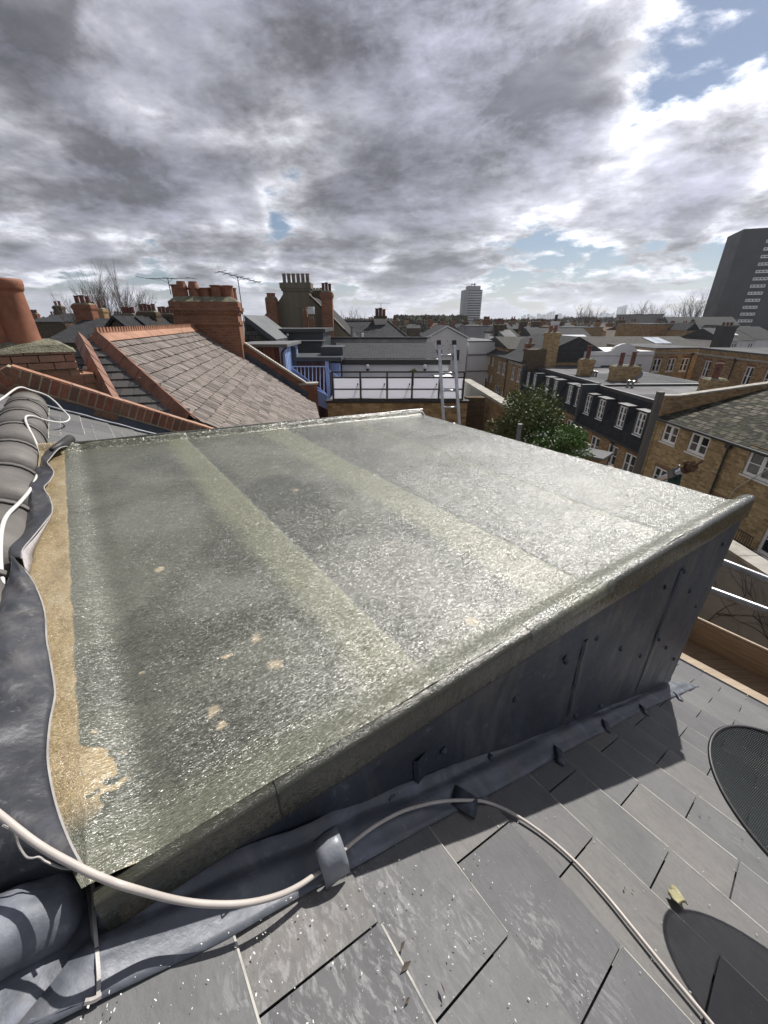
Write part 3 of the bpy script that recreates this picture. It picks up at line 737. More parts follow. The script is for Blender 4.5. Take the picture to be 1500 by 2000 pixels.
# --- lead roll and creased end piece at the lower left ------------------
roll = thing('lead_ridge_roll', 'rounded blue grey lead roll dressed over the ridge at lower left', 'lead roll', slope(.7, .05))
p0_, p1_ = onslope(-190, 1915, .03), onslope(165, 1752, .03)
ax = (p1_-p0_); mb = MB(); rows = []
side = SN.cross(ax.normalized())
for k in range(31):
    f_ = k/30; c = p0_+ax*f_; taper = 1 if f_ < .82 else max(0, math.cos((f_-.82)/.18*math.pi/2))**.55*.92+.08
    rows.append([c+side*(math.cos(R_(a))*.052*taper)+SN*(math.sin(R_(a))*.046*taper+.004*noise.noise(Vector((f_*8, a*.02, 2)))) for a in range(-30, 221, 12)])
mb.grid(rows); mb.build('roll', M['lead_mid'], roll, smooth=True)
mb = MB()
pts = [(-60, 1800), (60, 1745), (178, 1712), (190, 1800), (196, 1900), (190, 1948), (60, 1990), (-80, 2060)]
rows = []
TL, TR, BL_, BR_ = onslope(-150, 1790, .012), onslope(180, 1712, .02), onslope(-150, 2095, .008), onslope(193, 1946, .010)
for i_ in range(17):
    rows.append([TL.lerp(TR, j/16).lerp(BL_.lerp(BR_, j/16), i_/16)+SN*(.006*noise.noise(Vector((i_*.4, j*.4, 1)))) for j in range(17)])
mb.grid(rows); mb.build('lead_apron', M['lead_mid'], roll, smooth=True, solid=.003)
mb = MB(); E = smooth_line([onslope(x, y, h) for x, y, h in ((160, 1690, .05), (176, 1704, .05), (182, 1740, .045), (184, 1790, .035), (189, 1850, .025), (193, 1905, .02), (192, 1948, .014))], 6)
mb.grid([[p-RD*.0+side*0, p+RD*.004-SN*.03, ] for p in E]); mb.build('upturned_edge', M['lead_edge'], roll, solid=.005)
mb = MB(); mb.tube(smooth_line([onslope(x, y, .012) for x, y in ((165, 1957), (182, 1953), (197, 1944))], 4), .004, 6); mb.build('folded_corner', M['lead_edge'], roll)

# --- crumpled lead sheet left curling off the ridge --------------------
curl = thing('lead_sheet', 'long dark lead sheet curling up loose between ridge tiles and glass fibre roof', 'lead sheet', slope(1.8, .1))
def sheet(outer_, inner_, name, mt, n=60, m_=10, bulge=.03, seed=1):
    O = resample(smooth_line([onroof(x, y, h) for x, y, h in outer_], 6), n)
    I = resample(smooth_line([onslope(x, y, h) for x, y, h in inner_], 6), n)
    rows = []
    for k in range(n):
        row = []
        for j in range(m_+1):
            f_ = j/m_; p = I[k].lerp(O[k], f_)
            b_ = bulge*math.sin(math.pi*min(1, f_*1.0))+.012*noise.noise(Vector((k*.22, f_*3, seed)))*(math.sin(math.pi*f_)+.15)
            row.append(p+Vector((0, 0, b_)))
        rows.append(row)
    mb = MB(); mb.grid(rows); o = mb.build(name, mt, curl, smooth=True, solid=.0035)
    # cut edge as a paler tube
    mb = MB(); mb.tube([p+Vector((0, 0, .001)) for p in O], .0026, 5); mb.build(name+'_edge', M['lead_edge'], o)
    return o
sheet([(132, 872, .06), (116, 876, .07), (96, 898, .06), (93, 905, .06), (105, 922, .05), (97, 940, .05), (86, 953, .05), (98, 975, .05), (102, 1000, .055), (88, 1020, .07), (62, 1052, .075), (44, 1074, .08), (43, 1092, .08)],
      [(88, 866, .06), (80, 880, .05), (74, 900, .05), (56, 925, .05), (50, 945, .05), (34, 955, .05), (36, 985, .05), (36, 1010, .05), (38, 1040, .05), (30, 1055, .05), (10, 1080, .06), (4, 1100, .06), (0, 1110, .06)], 'far_fold', M['lead_dark'], bulge=.012, seed=2)
sheet([(33, 1099, .085), (46, 1112, .08), (62, 1132, .07), (78, 1165, .06), (88, 1200, .05), (91, 1250, .045), (97, 1282, .045), (107, 1345, .042), (106, 1370, .042), (98, 1410, .042), (93, 1470, .042), (98, 1520, .042), (112, 1580, .042), (134, 1640, .045), (160, 1690, .05), (176, 1706, .05)],
      [(30, 1110, .08), (10, 1150, .08), (-20, 1200, .07), (-60, 1260, .06), (-100, 1330, .05), (-140, 1420, .05), (-170, 1520, .05), (-180, 1600, .05), (-160, 1680, .05), (-120, 1730, .05), (-60, 1745, .04), (20, 1745, .035), (120, 1722, .035), (165, 1712, .04)], 'near_fold', M['lead_dark'], n=80, m_=16, bulge=.035, seed=5)
# pale underside turned outwards between the two folds
mb = MB(); a1 = [onroof(x, y, h) for x, y, h in ((100, 1008, .045), (84, 1040, .035), (68, 1075, .03), (62, 1100, .028), (56, 1126, .03))]
a2 = [onroof(x, y, h) for x, y, h in ((97, 1012, .055), (72, 1046, .075), (46, 1074, .08), (44, 1088, .08), (50, 1112, .075))]
mb.grid([list(r) for r in zip(resample(smooth_line(a1, 4), 20), resample(smooth_line(a2, 4), 20))]); mb.build('underside', mat('pale_lead_underside', (.50, .47, .48), (.36, .34, .35), .5, scale=14, bs=.4), curl, smooth=True, solid=.003)
# rolled black end
mb = MB(); mb.tube([onroof(100, 878, .07), onroof(118, 869, .06), onroof(137, 858, .055)], [.012, .022, .030], 10)
tag(mb.build('felt_offcut', M['black'], smooth=True), 'rolled end of black roofing felt at the far corner of the flat roof', 'roofing felt')

# --- cables -------------------------------------------------------------
def cable(pts, r, name, label, mt, n=10, cat='cable', grp=None):
    mb = MB(); mb.tube(smooth_line(pts, n), r, 10)
    return tag(mb.build(name, mt, smooth=True), label, cat, grp)
hs = [(-70, 1535, .17), (0, 1592, .16), (75, 1650, .135), (150, 1692, .12), (200, 1715, .11), (270, 1745, .09), (340, 1757, .10), (410, 1766, .085), (480, 1764, .075), (540, 1750, .065), (585, 1729, .055), (630, 1697, .05),
      (662, 1668, .05), (700, 1636, .022), (740, 1608, .018), (790, 1583, .016), (850, 1567, .014), (905, 1563, .014), (950, 1567, .014), (1000, 1588, .013), (1060, 1628, .012), (1120, 1680, .012), (1180, 1745, .012), (1240, 1818, .012), (1300, 1892, .012), (1350, 1952, .012), (1400, 2012, .012), (1450, 2075, .012)]
hp = [onroof(x, y, h) for x, y, h in ((-140, 1470, .15), (-70, 1535, .135), (0, 1592, .115), (75, 1650, .09), (150, 1692, .07), (200, 1715, .058), (250, 1733, .045))]+[onslope(x, y, h+(.022 if 640 < x < 930 else 0)) for x, y, h in hs if x > 330]
cable(hp, [lerp(.0052, .0046, min(1, max(0, (i_-90)/50))) for i_ in range(len(hp)*10-9)], 'aerial_cable', 'dirty white coaxial cable arching over the flashing and down the slates', M['cable'])
c2 = [(-40, 800, .30), (0, 781, .30), (36, 757, .32), (60, 762, .30), (90, 772, .24), (108, 785, .20), (122, 800, .16), (135, 814, .12), (132, 822, .10), (118, 825, .10), (90, 821, .12), (66, 813, .18), (52, 813, .20), (50, 822, .19), (58, 840, .16), (68, 860, .14), (78, 885, .12), (78, 910, .12), (72, 930, .13), (60, 955, .15), (40, 980, .18), (15, 1005, .18), (4, 1030, .18), (0, 1070, .17), (2, 1120, .15), (12, 1165, .13), (22, 1210, .11), (25, 1260, .11), (18, 1310, .12), (0, 1360, .14), (-30, 1420, .15)]
cable([onslope(x, y, h*.72) for x, y, h in c2], .0075, 'satellite_cable', 'thin white cable looping down over the ridge tiles at left', M['cable_white'])
c3 = [(6, 1612, .14), (28, 1626, .12), (36, 1650, .10), (50, 1672, .09), (62, 1676, .09), (76, 1674, .09), (90, 1683, .085), (120, 1695, .08), (146, 1697, .07), (160, 1700, .06), (172, 1706, .055)]
te = MB(); te.tube(smooth_line([onslope(x, y, h+.03) for x, y, h in c3], 5), .0017, 5); te.build('torn_edge', M['lead_edge'], curl)
# --- dish -----------------------------------------------------------------
dc = Vector((1.0760629, .5309849, -1.10583094)); dn = Vector((.19286, -.06315, .97919)).normalized()
dish = thing('mesh_dish', 'round black perforated metal dish above the slates at right edge', 'dish', slope(*rd(dc)))
mu = Vector((1, 0, 0)); mu = (mu-dn*mu.dot(dn)).normalized(); mv = dn.cross(mu)
m, t, b = bsdf('perforated_black_metal'); o_ = t.mapping(uvc(t), (1, 1, 1), .3)
w = t.vmath('SCALE', o_, scale=190)
fx, fy, _ = t.sep(t.vmath('FRACTION', w)); hole = t.vmath('LENGTH', t.vmath('SUBTRACT', t.comb(fx, fy, 0), (.5, .5, 0)))
b.inputs['Base Color'].default_value = (.008, .012, .013, 1); b.inputs['Roughness'].default_value = .55; b.inputs['Metallic'].default_value = 0
t.put(b.inputs['Alpha'], t.math('GREATER_THAN', hole, .17)); b.inputs['Specular IOR Level'].default_value = .15
M['perforated'] = m
mb = MB(); rows = []; uvs = []
NR, NA = 14, 64
for i_ in range(NR+1):
    r_ = .2398*i_/NR
    row = [dc+(mu*math.cos(2*math.pi*k/NA)+mv*math.sin(2*math.pi*k/NA))*r_-dn*(.045*(1-(r_/.2398)**2)) for k in range(NA+1)]
    rows.append(row); uvs += [(r_*math.cos(2*math.pi*k/NA), r_*math.sin(2*math.pi*k/NA)) for k in range(NA+1)]
mb.grid(rows); mb.build('perforated_bowl', M['perforated'], dish, smooth=True, uvs=uvs)
mb = MB(); mb.tube([dc+(mu*math.cos(2*math.pi*k/64)+mv*math.sin(2*math.pi*k/64))*.2398 for k in range(65)], .0048, 6); mb.build('rim', M['black'], dish, smooth=True)
fp = dc+mu*.16-dn*.05; gp = slope(*rd(dc+mu*.30), .01)
mb = MB(); mb.tube([fp, fp-dn*.04, gp+Vector((0, 0, .12)), gp], .014, 8); mb.build('bracket', M['galv'], dish, smooth=True)
mb = MB(); mb.lathe(gp, [(.05, 0), (.05, .008), (.016, .012)], 12, SN); mb.build('foot_plate', M['galv'], dish)
# --- dried leaf and debris ------------------------------------------------
mb = MB(); c = onslope(1322, 1755, .012); rows = []
for i_ in range(9):
    v_ = i_/8
    rows.append([c+RD*((.5-v_)*.035+.006*math.sin(j*1.3))+SD*((j/6-.5)*.055*(.55+.6*math.sin(math.pi*v_)))+SN*(.010*abs(math.sin(v_*3+j*.7))) for j in range(7)])
mb.grid(rows); tag(mb.build('dry_leaf', mat('dry_leaf', (.42, .40, .24), (.28, .25, .13), .7, scale=30, bs=.4), smooth=True, solid=.001), 'curled yellowish scrap of dry leaf lying on the slates', 'leaf')
mb = MB(); rnd = random.Random(11)
for k in range(800):
    x, y = rnd.uniform(150, 1500), rnd.uniform(1560, 2000)
    if rnd.random() < .35: x = rnd.gauss(650, 180); y = rnd.gauss(1700, 120)
    p = onslope(x, y, .0118); r0, d0 = rd(p)
    if d0 > 2.2 or d0 < .15 or y < 1330+ (1305-x)*.42+40: continue
    l = rnd.choice((.0005, .0006, .0008, .0012, .0022)); a_ = rnd.uniform(0, math.pi)
    u = RD*math.cos(a_)+SD*math.sin(a_); v_ = SN.cross(u); w_ = l*rnd.uniform(.25, .8)
    mb.face([p-u*l-v_*w_, p+u*l-v_*w_*.6, p+u*l*.8+v_*w_, p-u*l*.7+v_*w_*.7])
o = mb.build('resin_shreds', mat('resin_shreds', (.62, .62, .60), (.42, .42, .4), .35, scale=40, bs=0), kind='stuff')
o['label'] = 'pale specks and shreds of glass fibre scattered over the slates'; o['category'] = 'debris'
mb = MB()
for (x, y, l, a_) in [(786, 1848, .012, 1.2), (793, 1888, .016, 1.5), (796, 1955, .008, 1.4), (795, 1630, .004, 0), (1220, 1735, .008, 1.2), (1236, 1740, .005, .3), (1385, 1597, .005, 0), (1450, 1640, .006, 0), (1368, 1590, .010, .9), (865, 1930, .010, .3), (1080, 1570, .004, .4)]:
    p = onslope(x, y, .0125); u = RD*math.cos(a_)+SD*math.sin(a_); v_ = SN.cross(u)
    mb.face([p-u*l, p+v_*l*.35+SN*.003, p+u*l, p-v_*l*.25])
o = mb.build('leaf_litter', mat('dark_litter', (.08, .06, .045), (.05, .04, .03), .8, scale=30, bs=0), kind='stuff'); o['label'] = 'small dark leaf scraps scattered on the slates'; o['category'] = 'debris'
# --- scaffold boards, tubes at the eaves -----------------------------------
ep = slope(0, 4.80, 0)
def board(name, label, r0, r1, o0, o1, z0, z1, mt, grp=None):
    mb = MB(); fr = Fr(slope(0, 4.80, 0), RD, hd); mb.box(fr, r0, r1, o0, o1, z0, z1)
    return tag(mb.build(name, mt, bevel=.004), label, 'board', grp)
board('scaffold_board', 'flat pale scaffold board lying nearest to the slate eaves', -3.2, 2.1, .06, .285, -.16, -.122, M['wood_pale'], 'scaffold boards')
board('scaffold_board', 'flat brown scaffold board lying against the upright toe board', -3.1, 2.3, .30, .525, -.165, -.127, M['wood'], 'scaffold boards')
board('toe_board', 'upright brown toe board on edge along the scaffold', -3.2, 2.4, .535, .573, -.163, .14, M['wood'])
def tubeobj(name, label, p, q, r=.024, mt='galv', grp=None, cat='scaffold tube'):
    mb = MB(); mb.tube([p, q], r, 14); return tag(mb.build(name, M[mt], smooth=False), label, cat, grp)
PT = slope(0, 4.80, 0)+hd*.66
def onrail(px, py): return hit(px, py, PT, hd) if False else (lambda r: r*(PT.dot(hd)/r.dot(hd)))(ray(px, py))
def extend(p, q, a, b): d = (q-p); return p-d*a, q+d*b
p, q = extend(onrail(1412, 1098), onrail(1500, 1133), 2.2, 1.6); tubeobj('scaffold_tube', 'upper steel guard rail tube crossing in front of the grey garden wall', p, q, .036, grp='guard rails')
p, q = extend(onrail(1385, 1151), onrail(1500, 1194), 2.2, 1.6); tubeobj('scaffold_tube', 'lower steel guard rail tube just above the toe board', p, q, .036, grp='guard rails')
board('timber_batten', 'thin pale batten lying along the top of the toe board', -2.3, .75, .54, .565, .145, .165, M['wood_pale'])
vp = onrail(1500, 1194)+(onrail(1500, 1194)-onrail(1385, 1151)).normalized()*1.2+hd*.06; tubeobj('scaffold_standard', 'upright steel scaffold standard carrying the guard rails beyond the right edge', Vector((vp.x, vp.y, -11.5)), Vector((vp.x, vp.y, vp.z+.8)), .036)
# tube with clamp and green netting seen beyond the front eaves
Q0 = atY(1285, 938, 4.3); Q1 = atY(1348, 913, 3.9)
st = thing('scaffold_pole', 'bright steel scaffold tube end with rusty coupler beyond the front eaves', 'scaffold tube', Q1)
mb = MB(); a_, b_ = extend(Q0, Q1, .8, 0); mb.tube([a_, b_], .033, 14); mb.build('tube', M['alu'], st, smooth=True)
mb = MB(); dq = (Q1-Q0).normalized(); mb.lathe(Q1-dq*.03, [(.03, -.05), (.047, -.05), (.047, .0), (.034, .0), (.034, .04), (.05, .04), (.05, .075), (.02, .075)], 12, dq)
mb.box(Fr(Q1+dq*.02, dq, dq.cross(Z3), dq.cross(Z3).cross(dq)), -.05, .0, -.05, .05, .03, .06)
mb.tube([Q1+dq*.05, Q1+dq*.16+Z3*.02], .012, 6); mb.tube([Q1+dq*.02-Z3*.02, Q1+dq*.08-Z3*.07], .010, 6); mb.build('coupler', M['rust'], st)
mb = MB(); Q2 = Q0.lerp(Q1, .55); mb.box(Fr(Q2, dq, dq.cross(Z3), dq.cross(Z3).cross(dq)), -.045, .045, -.05, .05, -.05, .048); mb.tube([Q2+Z3*.03, Q2+Z3*.09+dq*.03], .008, 6); mb.build('swivel_clamp', M['galv'], st)
mb = MB(); rows = []
for i_ in range(9):
    v_ = i_/8; rows.append([Q0.lerp(Q1, .42+.38*j/10+(.0 if j in (0, 10) else 0)+(j/10-.5)*.5*v_)-Z3*(.04+.5*v_)+Vector((0, .02*math.sin(j*1.9+v_*3), 0)) for j in range(11)])
mb.grid(rows); tag(mb.build('debris_netting', mat('green_netting', (.02, .085, .075), (.012, .05, .045), .7, scale=20, bs=.3), smooth=True), 'dark green netting hanging from the scaffold tube', 'netting')
tubeobj('scaffold_standard', 'short grey tube end standing up behind the flat roof before the evergreen', atY(1011, 870, 5.2)+Z3*-.6, atY(1016, 828, 5.2), .030)
# tall weathered timber post
P = atY(1291, 765, 4.6); mb = MB(); mb.box(Fr((P.x, P.y, 0)), -.034, .034, -.03, .03, P.z-4.5, P.z)
tag(mb.build('timber_post', M['wood_grey'], bevel=.006), 'tall grey timber post standing just beyond the front eaves', 'post')
# ------------------------------------------------------------ ladder
ld = thing('ladder', 'aluminium ladder leaning against the front of the scaffold', 'ladder', (atY(880, 800, 6.4).x, 6.4, -4))
LP_ = [(857, 669, 6.55), (868, 850, 6.35)], [(887, 669, 6.55), (898, 850, 6.35)]
ends = []
for L_ in LP_:
    p, q = atY(*L_[0]), atY(*L_[1]); q2 = q+(q-p)*.9; ends.append((p, q2, q)); 
    mb = MB(); d_ = (q2-p).normalized(); mb.box(Fr(p, d_, Vector((1, 0, 0)), d_.cross(Vector((1, 0, 0)))), 0, (q2-p).length, -.022, .022, -.035, .035); mb.build('rail', M['alu'], ld, bevel=.004)
    mb = MB(); mb.box(Fr(p, d_, Vector((1, 0, 0)), d_.cross(Vector((1, 0, 0)))), -.03, .035, -.028, .028, -.042, .042); mb.build('end_cap', M['black'], ld)
for k in range(10):
    f_ = .13+k*.185
    a_ = ends[0][0].lerp(ends[0][2], f_); b_ = ends[1][0].lerp(ends[1][2], f_); mb = MB(); mb.tube([a_, b_], .0165, 8); mb.build('rung', M['alu'], ld, smooth=True)

# ============================================================ party wall at the left
PW = 5.66
pw = thing('party_wall', 'red brick parapet wall with brick on edge coping rising over the roof ridge', 'wall', slope(PW, 1.5, -.3))
M['brick_near'] = islandmat('weathered_red_brick', [(.17, .06, .038), (.30, .11, .065), (.24, .14, .085), (.34, .14, .085), (.15, .085, .06)], .85, stain=(.11, .10, .065), st=.8, sscale=4, bs=.6, bd=.01, fine=.5)
M['brick_top'] = islandmat('pink_worn_brick', [(.38, .20, .13), (.46, .26, .18), (.33, .16, .10), (.42, .27, .2)], .85, stain=(.2, .18, .12), st=.6, sscale=5, bs=.5, bd=.01, fine=.35)
M['mortar'] = mat('old_mortar', (.42, .37, .27), (.24, .22, .15), .95, scale=7, bs=.6, bd=.02)
apex = hit(18, 716, RD*(PW+SP0.dot(RD)), RD); tip_ = hit(436, 846, RD*(PW+SP0.dot(RD)), RD)
dv = (tip_-apex).normalized(); nv = RD.cross(dv); nv = nv if nv.z > 0 else -nv
frw = Fr(apex, dv, RD, nv); Lw = (tip_-apex).length+3.0
lft = hit(-40, 726, RD*(PW+SP0.dot(RD)), RD); dvl = Vector((-dv.x, -dv.y, dv.z)); nvl = RD.cross(dvl); nvl = nvl if nvl.z > 0 else -nvl
frl = Fr(apex, dvl, RD, nvl)
T_ = .235
core = MB()
for fr_ in (frw, frl):
    core.box(fr_, -.02 if fr_ is frw else .02, Lw, .004, T_-.004, -1.6, -.004)
core.build('mortar_bed', M['mortar'], pw)
mb = MB(); rnd = random.Random(5)
for fr_, s0 in ((frw, .0), (frl, .0)):
    x = .012
    while x < Lw:        # brick on edge coping
        w_ = .082+rnd.uniform(-.003, .003); j_ = rnd.uniform(-.004, .004); mb.box(fr_, x, x+w_-.013, j_, T_+j_, -.155, .0+j_*.5); x += w_
    for row in range(5):     # courses following the slope
        x = .0+(.13 if row % 2 else .02)
        zt = -.172-row*.088
        while x < Lw:
            w_ = .245+rnd.uniform(-.004, .004); j_ = rnd.uniform(-.003, .004)+(.012 if row == 0 else 0); mb.box(fr_, x, x+w_-.013, .002-j_, .04, zt-.074, zt); x += w_
mb.build('brickwork', M['brick_near'], pw)
mb = MB()
for fr_ in (frw, frl):
    x = .012; rnd = random.Random(5)
    while x < Lw:
        w_ = .25; mb.box(fr_, x, x+w_-.004, .012+rnd.uniform(0, .01), T_-.004, -.006, .008+rnd.uniform(0, .006)); x += w_
mb.build('worn_top', M['brick_top'], pw)
# lead stepped against its foot
fl = thing('abutment_flashing', 'smooth blue grey lead flashing along the foot of the party wall', 'flashing', slope(PW-.1, 1, 0))
mb = MB(); rows = []
for k in range(41):
    d_ = lerp(-.05, 2.35, k/40)
    ho = .10 if d_ < 1.35 else .03
    P_ = slope(PW-.012, d_, 0); w = .006*noise.noise(Vector((k*.5, 0, 0)))
    rows.append([slope(PW-.012, d_, .10 if d_ < 1.35 else .04), slope(PW-.014, d_, .035), slope(PW-.03, d_, .022+w), slope(PW-.03-ho, d_, .018+w), slope(PW-.036-ho, d_, .006)])
mb.grid(rows); mb.build('lead_sheet', M['lead'], fl, smooth=True)
mb = MB(); mb.tube([slope(PW-.135, d_*.1-.05, .022+.004*math.sin(d_*1.7)) for d_ in range(0, 15)], .013, 6); mb.build('turned_edge', M['lead_new'], fl, smooth=True)
# white mortar smears on the far slates
mb = MB(); rnd = random.Random(8)
for (x0_, y0_, x1_, y1_) in ((116, 812, 117, 850), (178, 828, 190, 866), (238, 844, 250, 866), (290, 856, 330, 868)):
    a_, b_ = onslope(x0_, y0_, .011), onslope(x1_, y1_, .011)
    for k in range(26):
        p = a_.lerp(b_, k/25)+(b_-a_).cross(SN).normalized()*rnd.uniform(-.008, .008)
        l = rnd.uniform(.005, .014); mb.face([p-SD*l*.4, p+RD*l, p+SD*l*.5, p-RD*l*.8])
o = mb.build('mortar_smears', mat('dry_mortar', (.5, .5, .48), (.38, .38, .36), .9, scale=30, bs=.2), kind='stuff'); o['label'] = 'white mortar smears on the slates beside the party wall'; o['category'] = 'mortar'

# ------------------------------------------------------------ generic builders
def pot(parent, P, h, r=.15, mt='terracotta', name='chimney_pot', style=0):
    mb = MB()
    if style == 0: pr = [(r*1.12, 0), (r*1.1, h*.06), (r*.98, h*.1), (r*.92, h*.8), (r*.94, h*.84), (r*1.16, h*.86), (r*1.18, h*.93), (r*1.05, h), (r*.8, h), (r*.75, h*.7)]
    elif style == 1: pr = [(r, 0), (r*.98, h*.55), (r*1.12, h*.57), (r*1.1, h*.63), (r*.8, h*.95), (r*.85, h), (r*.6, h), (r*.6, h*.8)]
    else: pr = [(r*1.0, 0), (r*.96, h*.9), (r*1.15, h*.92), (r*1.15, h), (r*.85, h), (r*.8, h*.8)]
    mb.lathe(P, pr, 12); return mb.build(name, M[mt], parent, smooth=False)
def holes_wall(mb, fr, W, z0, z1, holes, dep=.10):
    """front face in the frame's x-z plane with rectangular openings and their reveals"""
    xs = sorted(set([0, W]+[h[0] for h in holes]+[h[1] for h in holes])); zs = sorted(set([z0, z1]+[h[2] for h in holes]+[h[3] for h in holes]))
    xs = [x for x in xs if 0 <= x <= W]; zs = [z for z in zs if z0 <= z <= z1]
    for a, b in zip(xs, xs[1:]):
        for c, d in zip(zs, zs[1:]):
            cx, cz = (a+b)/2, (c+d)/2
            if any(h[0] < cx < h[1] and h[2] < cz < h[3] for h in holes): continue
            mb.face([fr(a, 0, c), fr(b, 0, c), fr(b, 0, d), fr(a, 0, d)])
    for a, b, c, d in holes:
        mb.face([fr(a, 0, c), fr(a, dep, c), fr(a, dep, d), fr(a, 0, d)][::-1]); mb.face([fr(b, 0, c), fr(b, 0, d), fr(b, dep, d), fr(b, dep, c)][::-1])
        mb.face([fr(a, 0, d), fr(a, dep, d), fr(b, dep, d), fr(b, 0, d)][::-1]); mb.face([fr(a, 0, c), fr(b, 0, c), fr(b, dep, c), fr(a, dep, c)][::-1])
def window(parent, fr, x0, x1, z0, z1, cols=2, rows=2, dep=.10, fw=.05, sill=True, glass='glass', frame='white_frame', y=0):
    mb = MB(); f = fr.at(0, y+dep-.045, 0); W, H = x1-x0, z1-z0
    mb.box(f, x0, x0+fw, 0, .05, z0, z1); mb.box(f, x1-fw, x1, 0, .05, z0, z1)
    mb.box(f, x0+fw, x1-fw, 0, .05, z0, z0+fw*1.2); mb.box(f, x0+fw, x1-fw, 0, .05, z1-fw, z1)
    for c in range(1, cols):
        x = x0+W*c/cols; ww = fw*(.75 if cols == 2 else .5); mb.box(f, x-ww, x+ww, .002, .048, z0+fw*1.2, z1-fw)
    for r in range(1, rows):
        z = z0+H*r/rows
        for c in range(cols):
            a = x0+W*c/cols+(fw if c == 0 else fw*.76); b = x0+W*(c+1)/cols-(fw if c == cols-1 else fw*.76)
            mb.box(f, a, b, .006, .044, z-.018, z+.018)
    o = mb.build('window', M[frame], parent)
    mb = MB()
    for c in range(cols):
        for r in range(rows):
            a, b = x0+W*c/cols+.01, x0+W*(c+1)/cols-.01; cc, dd = z0+H*r/rows+.01, z0+H*(r+1)/rows-.01
            mb.face([f(a, .034, cc), f(b, .034, cc), f(b, .034, dd), f(a, .034, dd)])
    mb.build('pane', M[glass], o)
    if sill:
        mb = MB(); mb.box(fr.at(0, y, 0), x0-.04, x1+.04, -.035, dep-.046, z0-.06, z0-.003); mb.build('sill', M[frame], o)
    return o
def stack(parent, P, w, d, z0, z1, brick='brick_red', pots=3, ph=.5, pr=.13, pmt='terracotta', rot=0, corbel=True, style=2, cap='cement', name='chimney', rows=1):
    """brick chimney stack as a part of its building, pots as its sub-parts"""
    fr = Fr((P[0], P[1], 0), (math.cos(rot), math.sin(rot), 0), (-math.sin(rot), math.cos(rot), 0))
    mb = MB(); h = z1-z0
    mb.box(fr, -w/2, w/2, -d/2, d/2, z0, z1-.30)
    if corbel:
        mb.box(fr, -w/2-.03, w/2+.03, -d/2-.03, d/2+.03, z1-.30, z1-.22); mb.box(fr, -w/2-.06, w/2+.06, -d/2-.06, d/2+.06, z1-.22, z1-.08); mb.box(fr, -w/2-.02, w/2+.02, -d/2-.02, d/2+.02, z1-.08, z1)
    else: mb.box(fr, -w/2, w/2, -d/2, d/2, z1-.30, z1)
    o = mb.build(name, M[brick], parent)
    mb = MB(); mb.frust(fr, w*.98, d*.98, w*.8, d*.7, z1, z1+.09); sub = parent is not None
    if parent is not None: mb.build('flaunching', M[cap], o)
    for rr in range(rows):
        for k in range(pots):
            x = (k-(pots-1)/2)*w/max(pots, 1)*.9; y = 0 if rows == 1 else (rr-.5)*d*.45
            pot(o, fr(x, y, z1+.05), ph*(1+.08*math.sin(k*2.3+rr)), pr, pmt, style=style)
    return o
def yagi(name, label, P, h, L, rot=0, n=7, tilt=0, bent=False):
    """roof aerial: mast, boom and cross elements"""
    mb = MB(); P = Vector(P); top = P+Z3*h; u = Vector((math.cos(rot), math.sin(rot), tilt)); v = Vector((-u.y, u.x, 0)).normalized()
    mb.tube([P, top], .012, 5); mb.tube([top-u*L*.45, top+u*L*.55], .010, 4)
    for k in range(n):
        c = top+u*L*(-.4+.9*k/(n-1)); hl = L*(.28 if k else .38)*(1-.35*k/n); mb.tube([c-v*hl, c+v*hl], .007, 4)
    mb.tube([top-u*L*.2, top-Z3*.12, top+u*L*.1], .006, 4)
    return tag(mb.build(name, M['dark_metal']), label, 'aerial', 'roof aerials')

# ============================================================ left chimney with large pots
lc = thing('chimney_stack', 'near red brick chimney stack at left edge with tall terracotta pots', 'chimney', atY(40, 700, 5.1)-Z3*1.2)
c0 = atY(40, 690, 5.2); 
frc = Fr((c0.x, c0.y, 0), RD.cross(Z3)*1.0, RD)
ztop = c0.z+.05
mb = MB(); rnd = random.Random(2)
def brickblock(mb, fr, x0, x1, y0, y1, z0, z1, bh=.084, bl=.25):
    z = z0; k = 0
    while z < z1-.01:
        zz_ = min(z+bh-.012, z1)
        for (ax_, a0, a1) in (('f', x0, x1), ('b', x0, x1)):
            x = a0-(bl/2 if k % 2 else 0)
            while x < a1:
                xa, xb = max(x, a0), min(x+bl-.012, a1)
                if xb-xa > .02:
                    j_ = rnd.uniform(0, .006)
                    if ax_ == 'f': mb.box(fr, xa, xb, y0-j_, y0+.1, z, zz_)
                    else: mb.box(fr, xa, xb, y1-.1, y1+j_, z, zz_)
                x += bl
        y = y0+.1+(.0 if k % 2 else -.02)
        while y < y1-.1:
            ya, yb = y+.012, min(y+bl, y1-.1)
            if yb-ya > .02:
                j_ = rnd.uniform(0, .006); mb.box(fr, x1-.1, x1+j_, ya, yb, z, zz_); mb.box(fr, x0-j_, x0+.1, ya, yb, z, zz_)
            y += bl
        z += bh; k += 1
XL, XR = -.95, .52
brickblock(mb, frc, XL, XR, -.35, .35, ztop-.9, ztop-.22); brickblock(mb, frc, XL-.0, XR+.0, -.40, .38, ztop-.22, ztop-.02)
brickblock(mb, frc, XL, XR+.14, -.35, .35, ztop-.75, ztop-.30)
o_ = mb.build('brickwork', M['brick_top'], lc)
mb = MB(); mb.box(frc, XL+.01, XR-.01, -.34, .34, -2.5, ztop-.03); mb.box(frc, XR-.02, XR+.13, -.34, .34, -2.5, ztop-.32); mb.build('mortar_core', M['mortar'], lc)
mb = MB(); rows = []
